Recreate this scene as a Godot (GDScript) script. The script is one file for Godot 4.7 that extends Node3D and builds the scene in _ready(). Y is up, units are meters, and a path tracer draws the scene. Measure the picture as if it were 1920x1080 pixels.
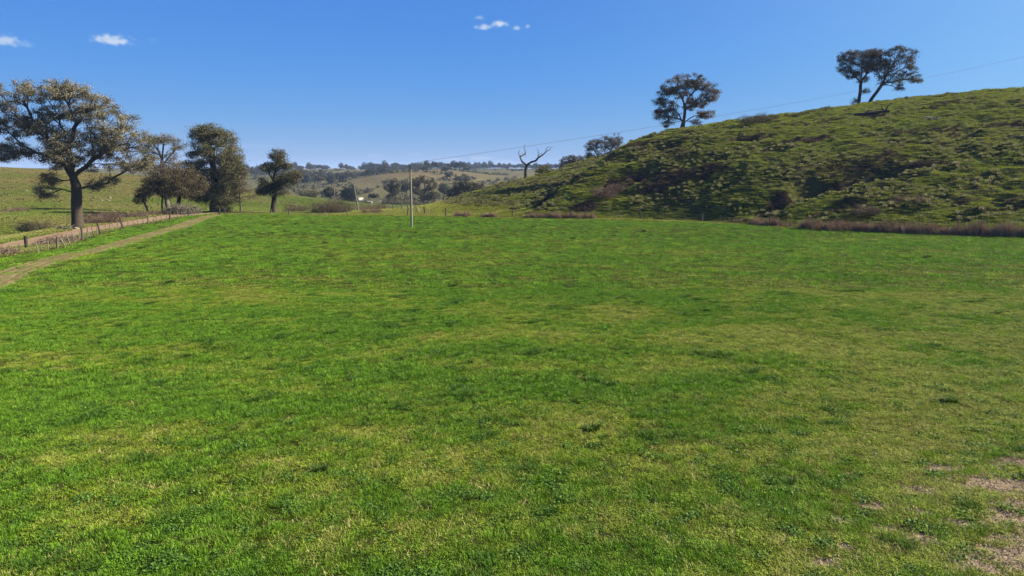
extends Node3D
# A green paddock seen from about seven metres up: a tussocky hill on the right, gums and a farm road on the left,
# a valley and dry hills behind. Distances ahead are written d (so z = -d); x runs to the right. Metres.

const EYE := 7.0
const SUN := Vector3(0.86, 0.5, -0.11)   # towards the sun: from the right, about thirty degrees up
var rng := RandomNumberGenerator.new()
var used := {}
var n_roll: FastNoiseLite
var n_bump: FastNoiseLite
var n_patch: FastNoiseLite
var n_mid: FastNoiseLite
var n_fine: FastNoiseLite
var n_far: FastNoiseLite
var n_terr: FastNoiseLite
var T := {}   # the terrain's tables, sampled once a metre
var M := {}   # materials


# ------------------------------------------------------------------ small helpers
func noise(s: int, f: float, octaves := 3) -> FastNoiseLite:
	var n := FastNoiseLite.new()
	n.seed = s
	n.noise_type = FastNoiseLite.TYPE_SIMPLEX_SMOOTH
	n.frequency = f
	n.fractal_octaves = octaves
	return n


func table(key: String, pairs: Array, blur := 4) -> void:
	var a := PackedFloat32Array()
	for i in 801:
		var x := float(i - 400)
		var v: float = pairs[0][1]
		if x >= pairs[-1][0]:
			v = pairs[-1][1]
		else:
			for k in pairs.size() - 1:
				if x >= pairs[k][0] and x < pairs[k + 1][0]:
					v = lerpf(pairs[k][1], pairs[k + 1][1], (x - pairs[k][0]) / (pairs[k + 1][0] - pairs[k][0]))
		a.append(v)
	var b := PackedFloat32Array()
	for i in 801:
		var s := 0.0
		for k in range(-blur, blur + 1):
			s += a[clampi(i + k, 0, 800)]
		b.append(s / (2 * blur + 1))
	T[key] = b


func look(a: PackedFloat32Array, x: float) -> float:
	var t := clampf(x + 400.0, 0.0, 799.0)
	var i := int(t)
	return a[i] + (a[i + 1] - a[i]) * (t - i)


var t_ridge: PackedFloat32Array
var t_foot: PackedFloat32Array
var t_cd: PackedFloat32Array
var t_ch: PackedFloat32Array
var t_sd: PackedFloat32Array
var t_sh: PackedFloat32Array
var t_edge: PackedFloat32Array
var t_fence: PackedFloat32Array


func tables() -> void:
	table("ridge", [[-400, 13], [-260, 12], [-185, 9.3], [-133, 6.2], [-100, 1.4], [-83, -0.9], [-62, -3.8], [-30, -6.5], [20, -7], [400, -7]], 8)
	table("edge", [[-60, 121], [-42, 120.5], [-32, 118], [-17, 115.4], [-5, 111.5], [3, 108.5], [12, 107.3], [20, 105], [30, 98], [36.5, 88], [46, 81], [56, 75.5], [80, 64], [120, 55], [200, 50]], 3)
	table("foot", [[-10, 116], [-5, 113], [3, 111], [12, 110.5], [20, 109], [30, 101.5], [36.5, 92], [46, 84.5], [56, 79], [80, 67], [120, 58], [200, 53]], 3)
	table("crest_d", [[-10, 118], [-2, 119], [3.6, 122], [8.6, 127], [16, 134], [23.2, 140], [30.8, 146], [45.4, 155], [73, 163], [93, 168], [123, 172], [200, 185]], 4)
	table("crest_h", [[-10, 0], [-2, 0.2], [3.6, 2.9], [8.6, 5.4], [16, 9.4], [23.2, 13.0], [30.8, 15.2], [45.4, 17.8], [73, 21.4], [93, 24.2], [123, 26.8], [160, 32], [200, 35]], 3)
	table("spur_d", [[-40, 140], [-18, 150], [-13, 158], [-7.6, 165], [3.3, 175], [12.7, 185], [20.7, 195], [40, 215], [90, 250]], 4)
	table("spur_h", [[-40, -1.4], [-30, -0.7], [-18, 0.2], [-13, 1.4], [-7.6, 3.0], [3.3, 5.6], [12.7, 8.0], [20.7, 10.6], [40, 14.0], [90, 18]], 3)
	table("fence", [[0, -40], [58, -43.2], [62, -42.6], [67, -43.4], [77, -47], [82, -48.8], [90, -50.6], [105, -52.4], [120, -54.2], [140, -55.5]], 2)
	t_ridge = T.ridge
	t_edge = T.edge
	t_foot = T.foot
	t_cd = T.crest_d
	t_ch = T.crest_h
	t_sd = T.spur_d
	t_sh = T.spur_h
	t_fence = T.fence


var ditches := [  # eroded banks in the hill: x0, d0, x1, d1, half width, depth
	[36.5, 99.5, 45.0, 102.0, 1.9, 2.4], [45.0, 102.0, 54.5, 102.0, 2.1, 2.0], [40.0, 125.5, 46.0, 125.5, 1.0, 1.0], [62.0, 145.0, 70.0, 149.0, 1.5, 0.8],
	[81.0, 127.0, 92.0, 129.5, 1.3, 1.1], [14.0, 117.0, 24.0, 120.0, 1.8, 0.7], [70.0, 112.0, 80.0, 120.0, 1.8, 0.9], [20.0, 126.0, 30.0, 129.0, 1.6, 0.7],
	[-1.0, 113.5, 4.0, 119.5, 2.2, 1.5], [4.0, 119.5, 10.0, 127.5, 2.4, 1.7], [10.0, 127.5, 18.0, 134.5, 2.4, 1.6]]


var dark_spots := [  # bracken and purple grass, plus shade painted on left flank and in hollows: x, d, half width, half depth
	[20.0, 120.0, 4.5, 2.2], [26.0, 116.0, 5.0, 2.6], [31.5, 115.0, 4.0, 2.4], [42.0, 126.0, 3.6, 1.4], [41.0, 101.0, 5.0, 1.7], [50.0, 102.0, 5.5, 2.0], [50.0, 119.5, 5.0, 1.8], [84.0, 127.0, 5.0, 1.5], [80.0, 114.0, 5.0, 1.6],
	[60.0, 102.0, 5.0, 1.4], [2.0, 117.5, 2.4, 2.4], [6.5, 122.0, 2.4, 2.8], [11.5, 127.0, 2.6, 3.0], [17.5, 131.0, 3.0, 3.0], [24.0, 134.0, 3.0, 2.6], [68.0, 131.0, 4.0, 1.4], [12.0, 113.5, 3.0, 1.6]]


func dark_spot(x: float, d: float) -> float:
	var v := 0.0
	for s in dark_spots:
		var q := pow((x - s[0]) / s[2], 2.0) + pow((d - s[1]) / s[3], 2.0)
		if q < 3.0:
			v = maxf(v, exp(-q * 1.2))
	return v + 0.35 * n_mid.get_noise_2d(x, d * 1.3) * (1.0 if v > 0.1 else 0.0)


func hill_h(x: float, d: float) -> float:
	if x < -9.0:
		return -99.0
	var f := look(t_foot, x)
	if d < f:
		return -99.0
	var c := look(t_cd, x)
	var top := look(t_ch, x)
	var t := (d - f) / maxf(c - f, 2.0)
	if t < 1.0:
		return top * pow(sin(t * PI * 0.5), 1.12)
	var k := lerpf(0.32, 0.03, smoothstep(5.0, 40.0, x))
	return top - k * (d - c) - 0.0006 * (d - c) * (d - c)


func spur_h(x: float, d: float) -> float:
	if x < -40.0 or x > 90.0 or d < 121.0:
		return -99.0
	var c := look(t_sd, x)
	var top := look(t_sh, x)
	var t := (d - 121.0) / (c - 121.0)
	if t < 1.0:
		return lerpf(-0.4, top, sin(t * PI * 0.5))
	return top - 0.17 * (d - c)


func H(x: float, d: float) -> float:
	var h := 0.0
	var start := 118.0 - 26.0 * smoothstep(-55.0, -75.0, x)
	if d > start:
		h = look(t_ridge, x) * smoothstep(start, 250.0, d)
		if d > 250.0:
			h = lerpf(h, -9.0, smoothstep(250.0, 370.0, d))
		if d > 390.0:
			h += 20.0 * smoothstep(390.0, 1150.0, d) + 5.0 * smoothstep(1100.0, 1500.0, d) + 10.5 * exp(-pow((x + 95.0) / 62.0, 2.0) - pow((d - 740.0) / 170.0, 2.0))
			h += 3.5 * n_far.get_noise_2d(x, d) * smoothstep(400.0, 700.0, d)
	if x < -38.0 and d < 135.0:
		var e := look(t_fence, d) - x
		h -= 0.5 * smoothstep(7.0, 12.0, e) * (1.0 - smoothstep(12.0, 24.0, e)) * (1.0 - smoothstep(118.0, 135.0, d))
		h -= 1.1 * exp(-pow((e - 17.0) / 3.0, 2.0)) * (1.0 - smoothstep(85.0, 110.0, d))
	if x > -42.0 and d < 420.0:
		var hh := maxf(hill_h(x, d), spur_h(x, d))
		if hh > h - 3.0:
			var w := clampf(0.5 + 0.5 * (hh - h) / 0.8, 0.0, 1.0)
			h = lerpf(h, hh, w) + 0.8 * w * (1.0 - w) * 0.5
		var up := smoothstep(0.2, 2.5, hh)
		if up > 0.0:
			h += up * (0.55 * n_roll.get_noise_2d(x * 3.2, d * 4.5) + 0.38 * n_terr.get_noise_2d(x * 0.55, d * 1.3) + 0.3 * n_bump.get_noise_2d(x * 0.9, d * 1.2))
			for q in ditches:
				if d > q[1] - 10.0 and d < q[3] + 10.0:
					var ab := Vector2(q[2] - q[0], q[3] - q[1])
					var ap := Vector2(x - q[0], d - q[1])
					var s := clampf(ap.dot(ab) / ab.length_squared(), 0.0, 1.0)
					var far := (ap - ab * s).length() + 0.8 * n_bump.get_noise_2d(x * 0.5, d * 0.5)
					h -= up * q[5] * exp(-pow(far / q[4], 2.0)) * 1.2
	if d < 18.6 and x > 3.4 and x < 16.5:
		h -= 0.035 * bare(x, d)
	if d < 420.0:
		h += 0.12 * n_roll.get_noise_2d(x, d) + 0.035 * n_bump.get_noise_2d(x * 1.2, d * 1.2)
	return h


func on(x: float, d: float, lift := 0.0) -> Vector3:
	return Vector3(x, H(x, d) + lift, -d)


func numbered(called: String) -> String:
	if not used.has(called):
		used[called] = 0
		return called
	used[called] += 1
	return "%s_%03d" % [called, used[called]]


func tag(o: Node, label: String, category := "", group := "", kind := "") -> Node:
	if label:
		o.set_meta("label", label)
	if category:
		o.set_meta("category", category)
	if group:
		o.set_meta("group", group)
	if kind:
		o.set_meta("kind", kind)
	return o


func thing(called: String, label: String, category: String, where: Vector3, turn := 0.0, group := "") -> Node3D:
	var o := Node3D.new()
	o.name = numbered(called)
	add_child(o)
	o.position = where
	o.rotation.y = turn
	tag(o, label, category, group)
	return o


func put(called: String, mesh: Mesh, mat: Material, parent: Node = self) -> MeshInstance3D:
	var o := MeshInstance3D.new()
	o.name = numbered(called) if parent == self else called
	o.mesh = mesh
	o.material_override = mat
	parent.add_child(o, true)
	return o


# ------------------------------------------------------------------ mesh builder
class MB:
	var v := PackedVector3Array()
	var n := PackedVector3Array()
	var c := PackedColorArray()
	var ix := PackedInt32Array()

	func tube(pts: PackedVector3Array, r: PackedFloat32Array, sides: int, col: Color) -> void:
		var first := v.size()
		var u := Vector3.ZERO
		for i in pts.size():
			var t := (pts[mini(i + 1, pts.size() - 1)] - pts[maxi(i - 1, 0)]).normalized()
			if u == Vector3.ZERO:
				u = t.cross(Vector3(0.3, 0.1, 1)).normalized()
			u = (u - t * u.dot(t)).normalized()
			var w := t.cross(u)
			for k in sides:
				var a := TAU * k / sides
				var o := u * cos(a) + w * sin(a)
				v.append(pts[i] + o * r[i])
				n.append(o)
				c.append(col)
		for i in pts.size() - 1:
			for k in sides:
				var a := first + i * sides + k
				var b := first + i * sides + (k + 1) % sides
				ix.append_array([a, a + sides, b + sides, a, b + sides, b])

	func leaf(p: Vector3, dir: Vector3, side: Vector3, wide: float, col: Color) -> void:
		var f := v.size()
		var m := p + dir * 0.45
		var nn := side.cross(dir).normalized()
		v.append_array([p, m - side * wide, p + dir, m + side * wide])
		n.append_array([nn, nn, nn, nn])
		c.append_array([col, col, col, col])
		ix.append_array([f, f + 1, f + 2, f, f + 2, f + 3])

	func blade(p: Vector3, a: Vector3, b: Vector3, side: Vector3, col: Color, tip: Color) -> void:
		var f := v.size()
		var nn := side.cross(b - p).normalized()
		v.append_array([p - side, p + side, a - side * 0.8, a + side * 0.8, b])
		n.append_array([nn, nn, nn, nn, nn])
		c.append_array([col, col, col, col, tip])
		ix.append_array([f, f + 2, f + 3, f, f + 3, f + 1, f + 2, f + 4, f + 3])

	func box(at: Vector3, s: Vector3, turn := 0.0, col := Color.WHITE) -> void:
		var bs := Basis(Vector3.UP, turn)
		for ax in 3:
			for sg in [-1.0, 1.0]:
				var nn := Vector3.ZERO
				nn[ax] = sg
				var p := Vector3.ZERO
				p[(ax + 1) % 3] = 1.0
				var q := Vector3.ZERO
				q[(ax + 2) % 3] = sg
				var f := v.size()
				for k in [[-1, -1], [-1, 1], [1, 1], [1, -1]]:
					v.append(at + bs * ((nn + p * k[0] + q * k[1]) * s * 0.5))
					n.append(bs * nn)
					c.append(col)
				ix.append_array([f, f + 1, f + 2, f, f + 2, f + 3])

	func mesh() -> ArrayMesh:
		var a := []
		a.resize(Mesh.ARRAY_MAX)
		a[Mesh.ARRAY_VERTEX] = v
		a[Mesh.ARRAY_NORMAL] = n
		a[Mesh.ARRAY_COLOR] = c
		a[Mesh.ARRAY_INDEX] = ix
		var m := ArrayMesh.new()
		m.add_surface_from_arrays(Mesh.PRIMITIVE_TRIANGLES, a)
		return m


func mixc(a: Color, b: Color, t: float) -> Color:
	return a.lerp(b, clampf(t, 0.0, 1.0))


func shade(c: Color, k: float) -> Color:
	return Color(c.r * k, c.g * k, c.b * k)


# ------------------------------------------------------------------ materials
func plain(rough := 1.0, spec := 0.2) -> StandardMaterial3D:
	var m := StandardMaterial3D.new()
	m.vertex_color_use_as_albedo = true
	m.roughness = rough
	m.metallic_specular = spec
	return m


func noise_tex(s: int, f: float, lo: float, hi: float, size := 512) -> NoiseTexture2D:
	var t := NoiseTexture2D.new()
	t.width = size
	t.height = size
	t.seamless = true
	t.noise = noise(s, f, 5)
	var g := Gradient.new()
	g.set_color(0, Color(lo, lo, lo))
	g.set_color(1, Color(hi, hi, hi))
	t.color_ramp = g
	return t


func materials() -> void:
	var ground := plain(1.0, 0.1)
	ground.albedo_texture = noise_tex(11, 0.02, 0.62, 1.0)
	ground.uv1_triplanar = true
	ground.uv1_world_triplanar = true
	ground.uv1_scale = Vector3(0.31, 0.31, 0.31)
	ground.heightmap_enabled = true
	ground.heightmap_texture = noise_tex(12, 0.03, 0.0, 1.0)
	ground.heightmap_scale = 2.5
	M.ground = ground
	var soil: StandardMaterial3D = ground.duplicate()
	soil.uv1_scale = Vector3(1.3, 1.3, 1.3)
	soil.heightmap_scale = 2.0
	M.soil = soil
	var road: StandardMaterial3D = ground.duplicate()
	road.uv1_scale = Vector3(0.7, 0.7, 0.7)
	road.heightmap_scale = 3.0
	M.road = road
	var far: StandardMaterial3D = ground.duplicate()
	far.uv1_scale = Vector3(0.03, 0.03, 0.03)
	far.heightmap_scale = 60.0
	M.far = far
	var leaf := plain(0.75, 0.3)
	leaf.backlight_enabled = true
	leaf.backlight = Color(0.5, 0.5, 0.4)
	M.leaf = leaf
	var grass := plain(0.7, 0.3)
	grass.backlight_enabled = true
	grass.backlight = Color(0.65, 0.7, 0.35)
	M.grass = grass
	var dry := plain(0.85, 0.25)
	dry.backlight_enabled = true
	dry.backlight = Color(0.35, 0.35, 0.3)
	M.dry = dry
	M.straw = plain(0.9, 0.2)
	var bark := plain(0.95, 0.2)
	bark.albedo_texture = noise_tex(21, 0.05, 0.45, 1.0, 256)
	bark.uv1_triplanar = true
	bark.uv1_scale = Vector3(1.6, 0.35, 1.6)
	bark.heightmap_enabled = true
	bark.heightmap_texture = bark.albedo_texture
	bark.heightmap_scale = 6.0
	M.bark = bark
	var wood := plain(0.9, 0.2)
	wood.albedo_texture = bark.albedo_texture
	wood.uv1_triplanar = true
	wood.uv1_scale = Vector3(3, 0.6, 3)
	M.wood = wood
	M.paint = plain(0.6, 0.4)
	var steel := plain(0.5, 0.5)
	steel.roughness = 1.0
	steel.metallic_specular = 0.0
	M.wire = steel


# ------------------------------------------------------------------ terrain sheets
func sheet(called: String, nx: int, nd: int, place: Callable, tint: Callable, mat: Material) -> MeshInstance3D:
	var b := MB.new()
	var p: Vector2
	for j in nd + 1:
		for i in nx + 1:
			p = place.call(float(i) / nx, float(j) / nd)
			var under := 0.06 if called == "paddock" and p.x > 4.2 and p.x < 15.7 and p.y > 11.0 and p.y < 17.8 else 0.0   # the worn corner has a finer sheet of its own
			b.v.append(Vector3(p.x, H(p.x, p.y) - under, -p.y))
	var w := nx + 1
	b.n.resize(b.v.size())
	b.c.resize(b.v.size())
	for j in nd + 1:
		for i in w:
			var k := j * w + i
			var gx := b.v[j * w + mini(i + 1, nx)] - b.v[j * w + maxi(i - 1, 0)]
			var gd := b.v[mini(j + 1, nd) * w + i] - b.v[maxi(j - 1, 0) * w + i]
			b.n[k] = gx.cross(gd).normalized()
			b.c[k] = tint.call(b.v[k].x, -b.v[k].z, b.v[k].y, b.n[k])
	for k in w:  # the outer edge is tucked under its neighbour
		b.v[k].y -= 0.2
		b.v[nd * w + k] += Vector3(0, -0.12, -0.3)
	for j in nd:
		for i in nx:
			var a := j * w + i
			b.ix.append_array([a, a + w, a + w + 1, a, a + w + 1, a + 1])
	var o := put(called, b.mesh(), mat)
	o.set_meta("kind", "structure")
	return o


func lush(x: float, d: float) -> float:   # 0 worn and yellow .. 1 deep green
	var v := 0.55 + 0.5 * n_patch.get_noise_2d(x * 0.9, d * 1.9) + 0.6 * n_mid.get_noise_2d(x * 0.7, d * 1.1)
	v -= 0.34 * smoothstep(3.0, 10.0, x - 0.12 * d) * smoothstep(60.0, 20.0, d)
	v += 0.18 * smoothstep(60.0, 95.0, d)
	v -= 0.1 * smoothstep(45.0, 20.0, d)
	v += 0.22 * smoothstep(2.0, -8.0, x) * smoothstep(40.0, 12.0, d)
	return clampf(v, 0.0, 1.0)


var soil_spots := [[9.2, 14.6, 0.34], [6.8, 13.25, 0.26], [7.75, 13.9, 0.3], [5.75, 11.6, 0.3], [8.0, 12.5, 0.34], [11.2, 14.9, 0.85], [9.3, 11.8, 0.9], [8.1, 15.4, 0.22], [10.4, 15.9, 0.4], [8.4, 11.5, 0.35], [10.6, 13.2, 0.8], [11.4, 13.9, 0.75], [7.4, 12.9, 0.22], [8.6, 13.6, 0.22], [9.1, 13.1, 0.25], [6.3, 12.2, 0.18], [12.6, 16.2, 0.6], [10.0, 12.3, 0.6]]


func bare(x: float, d: float) -> float:
	if d > 19.0 or x < 3.0:
		return 0.0
	var v := 0.0
	for s in soil_spots:
		var dx: float = (x - s[0]) / (s[2] * 1.25)
		var dd: float = (d - s[1]) / (s[2] * 0.7)
		var q := sqrt(dx * dx + dd * dd)
		v = maxf(v, 1.0 - smoothstep(0.72, 0.98, q + 0.9 * n_fine.get_noise_2d(x * 3.0, d * 3.0)))
	return v


func track_gap(x: float, d: float) -> float:  # distance from the middle of the worn track
	var best := 99.0
	for i in track.size() - 1:
		var a: Vector2 = track[i]
		var b: Vector2 = track[i + 1]
		var s := clampf((Vector2(x, d) - a).dot(b - a) / (b - a).length_squared(), 0.0, 1.0)
		best = minf(best, (Vector2(x, d) - a - (b - a) * s).length())
	return best


var track := [Vector2(-28, 32), Vector2(-31.5, 39.5), Vector2(-34.4, 46), Vector2(-36.4, 51), Vector2(-37.8, 57), Vector2(-38.4, 64.5), Vector2(-39.9, 72), Vector2(-42.2, 82), Vector2(-45.6, 97), Vector2(-49.6, 112), Vector2(-51.5, 123)]
var road := [Vector2(-58, 52), Vector2(-51.4, 60), Vector2(-49.8, 66), Vector2(-50.0, 71), Vector2(-51.2, 77), Vector2(-53.0, 85), Vector2(-54.2, 94), Vector2(-55.6, 107), Vector2(-56.4, 116), Vector2(-54.4, 124), Vector2(-50, 131), Vector2(-42, 138), Vector2(-36, 141)]


func paddock_tint(x: float, d: float, _y: float, _n: Vector3) -> Color:
	var l := lush(x, d)
	var c := mixc(Color(0.052, 0.06, 0.015), Color(0.03, 0.044, 0.01), l)  # soil colour darkened to put in the shade of gaps between the grass
	c = shade(c, 0.9 + 0.3 * n_fine.get_noise_2d(x, d))
	c = mixc(c, Color(0.3, 0.24, 0.175), bare(x, d))
	if x < -26.0:
		c = mixc(c, Color(0.17, 0.13, 0.06), 1.0 - smoothstep(0.8, 1.7, track_gap(x, d)))
	return c


func worn_tint(x: float, d: float, y: float, n: Vector3) -> Color:
	var c := paddock_tint(x, d, y, n)
	var b := bare(x, d)
	c = mixc(c, Color(0.115, 0.112, 0.038), 0.25 + 0.35 * smoothstep(5.0, 9.0, x))
	return mixc(c, shade(Color(0.3, 0.24, 0.175), 0.9 + 0.35 * n_fine.get_noise_2d(x * 6.0, d * 6.0)), b)


func hill_tint(x: float, d: float, y: float, _n: Vector3) -> Color:
	var g := 0.5 + 0.8 * n_patch.get_noise_2d(x * 0.6, d * 0.9) + 0.25 * n_mid.get_noise_2d(x, d)
	g += 0.35 * smoothstep(6.0, 0.5, y) + 0.12 * smoothstep(12.0, 22.0, y)
	if x < 16.0 and d > 122.0:
		g -= 0.15
	var c := mixc(Color(0.085, 0.072, 0.038), Color(0.082, 0.115, 0.024), g)
	var p := n_patch.get_noise_2d(x * 0.8 + 300.0, d * 1.4)
	c = mixc(c, Color(0.06, 0.044, 0.036), maxf(0.5 * smoothstep(0.25, 0.5, p), smoothstep(0.3, 0.6, dark_spot(x, d))))  # dark spots also put shade into the left flank and hollow colour
	return shade(c, 0.95 + 0.5 * n_mid.get_noise_2d(x * 2.0, d * 3.0))


func slope_tint(x: float, d: float, _y: float, _n: Vector3) -> Color:
	var g := 0.55 + 0.8 * n_patch.get_noise_2d(x * 0.7, d * 0.7) + 0.3 * n_mid.get_noise_2d(x, d)
	g -= 0.45 * smoothstep(150.0, 240.0, d) * smoothstep(-60.0, -110.0, x)
	g += 0.6 * smoothstep(-100.0, -75.0, x) * smoothstep(125.0, 150.0, d)
	var c := mixc(Color(0.15, 0.125, 0.055), Color(0.075, 0.12, 0.022), g)
	return shade(c, 0.95 + 0.4 * n_mid.get_noise_2d(x * 1.5, d * 1.5))


func far_tint(x: float, d: float, _y: float, _n: Vector3) -> Color:
	var g := 0.5 + 0.7 * n_far.get_noise_2d(x * 0.8 + 90.0, d * 0.5)
	g = g * smoothstep(330.0, 460.0, d) + (1.0 - smoothstep(330.0, 420.0, d)) * -0.4
	var c := mixc(Color(0.08, 0.1, 0.032), Color(0.16, 0.145, 0.075), 0.15 + 1.1 * g)
	c = mixc(c, Color(0.165, 0.135, 0.075), exp(-pow((x + 85.0) / 70.0, 2.0) - pow((d - 720.0) / 120.0, 2.0)))
	return shade(c, 0.95 + 0.25 * n_mid.get_noise_2d(x * 0.3, d * 0.3))


func ribbon(called: String, path: Array, half: float, lift: float, tint: Callable) -> MeshInstance3D:
	var b := MB.new()
	var curve := Curve3D.new()
	for i in path.size():
		var tan: Vector2 = (path[mini(i + 1, path.size() - 1)] - path[maxi(i - 1, 0)]) * 0.22
		curve.add_point(Vector3(path[i].x, 0, path[i].y), Vector3(-tan.x, 0, -tan.y), Vector3(tan.x, 0, tan.y))
	var length := curve.get_baked_length()
	var steps := int(length / 0.4)
	var across := 12
	for j in steps + 1:
		var p := curve.sample_baked(length * j / steps)
		var q := curve.sample_baked(minf(length * j / steps + 0.3, length))
		var o := curve.sample_baked(maxf(length * j / steps - 0.3, 0.0))
		var side := (q - o).normalized()
		side = Vector3(side.z, 0, -side.x)
		for i in across + 1:
			var s := 2.0 * i / across - 1.0
			var rough := 1.0 + 0.42 * n_fine.get_noise_2d(j * 0.4, 40.0 * signf(s)) * absf(s)
			var at := p + side * s * half * rough
			var rut := -0.05 * exp(-pow((absf(s) - 0.5) / 0.16, 2.0))
			var edge := -lift - 0.03 if i == 0 or i == across else 0.0
			b.v.append(Vector3(at.x, H(at.x, at.z) + lift + rut + edge, -at.z))
			b.n.append(Vector3.UP)
			b.c.append(tint.call(at.x, at.z, s))
	var w := across + 1
	for j in steps:
		for i in across:
			var a := j * w + i
			b.ix.append_array([a, a + w, a + w + 1, a, a + w + 1, a + 1])
	var o := put(called, b.mesh(), M.road)
	o.set_meta("kind", "structure")
	return o


# ------------------------------------------------------------------ grass and other plants nobody could count
func tuft(seed_: int, blades: int, spread: float, tall: float, wide: float, lean: float, straw: float) -> ArrayMesh:
	rng.seed = seed_
	var b := MB.new()
	for i in blades:
		var a := rng.randf() * TAU
		var r := spread * sqrt(rng.randf())
		var p := Vector3(cos(a) * r, -0.01, sin(a) * r)
		var way := a + rng.randfn(0.0, 1.1)
		var h := tall * rng.randf_range(0.45, 1.1)
		var out := Vector3(cos(way), 0, sin(way)) * h * lean * rng.randf_range(0.3, 1.3)
		var side := Vector3(-sin(way + rng.randfn(0, 0.5)), 0, cos(way)) * wide * rng.randf_range(0.6, 1.2)
		var k := rng.randf_range(0.45, 1.6)
		var col := Color(k, k * rng.randf_range(0.95, 1.05), k * rng.randf_range(0.7, 1.2))
		if rng.randf() < straw:
			col = Color(1.6, 1.25, 1.35)
		b.blade(p, p + out * 0.3 + Vector3(0, h * 0.6, 0), p + out + Vector3(0, h * rng.randf_range(0.75, 1.0), 0), side, col, col)
	return b.mesh()


func mound(seed_: int, blades: int, spread: float, tall: float, wide: float) -> ArrayMesh:   # a dense tussock: blades rise from the middle and fall over all round
	rng.seed = seed_
	var b := MB.new()
	for i in blades:
		var a := rng.randf() * TAU
		var way := Vector3(cos(a), 0, sin(a))
		var p := way * spread * 0.35 * sqrt(rng.randf()) + Vector3(0, -0.02, 0)
		var h := tall * rng.randf_range(0.6, 1.1)
		var out := spread * rng.randf_range(0.5, 1.25)
		var side := Vector3(-way.z, 0, way.x) * wide * rng.randf_range(0.7, 1.3)
		var k := rng.randf_range(0.6, 1.35)
		var col := Color(k, k, k * rng.randf_range(0.85, 1.1))
		b.blade(p, p + way * out * 0.55 + Vector3(0, h, 0), p + way * out * 1.35 + Vector3(0, h * rng.randf_range(0.1, 0.6), 0), side, col, col)
	return b.mesh()


func leafy(seed_: int, count: int, spread: float, tall: float, size: float) -> ArrayMesh:   # low clover-like mat
	rng.seed = seed_
	var b := MB.new()
	for i in count:
		var a := rng.randf() * TAU
		var r := spread * sqrt(rng.randf())
		var p := Vector3(cos(a) * r, tall * rng.randf_range(0.15, 1.0), sin(a) * r)
		var way := rng.randf() * TAU
		var dir := Vector3(cos(way), rng.randfn(0.1, 0.4), sin(way)).normalized() * size * rng.randf_range(0.6, 1.3)
		var side := dir.cross(Vector3(rng.randfn(0, 0.4), 1, rng.randfn(0, 0.4))).normalized()
		var k := rng.randf_range(0.75, 1.25)
		b.leaf(p, dir, side, dir.length() * 0.38, Color(k, k, k * rng.randf_range(0.7, 1.2)))
	return b.mesh()


func scatter(called: String, label: String, category: String, mesh: Mesh, mat: Material, at: Array, cols: PackedColorArray, parent: Node = self) -> MultiMeshInstance3D:
	var mm := MultiMesh.new()
	mm.transform_format = MultiMesh.TRANSFORM_3D
	mm.use_colors = true
	mm.mesh = mesh
	mm.instance_count = at.size()
	for i in at.size():
		mm.set_instance_transform(i, at[i])
		mm.set_instance_color(i, cols[i])
	var o := MultiMeshInstance3D.new()
	o.name = numbered(called) if parent == self else called
	o.multimesh = mm
	o.material_override = mat
	parent.add_child(o, true)
	tag(o, label, category, "", "stuff")
	return o


func spot(x: float, d: float, s: float, tall := 1.0) -> Transform3D:
	var b := Basis(Vector3.UP, rng.randf() * TAU).scaled(Vector3(s, s * tall, s))
	return Transform3D(b, on(x, d))


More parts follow.
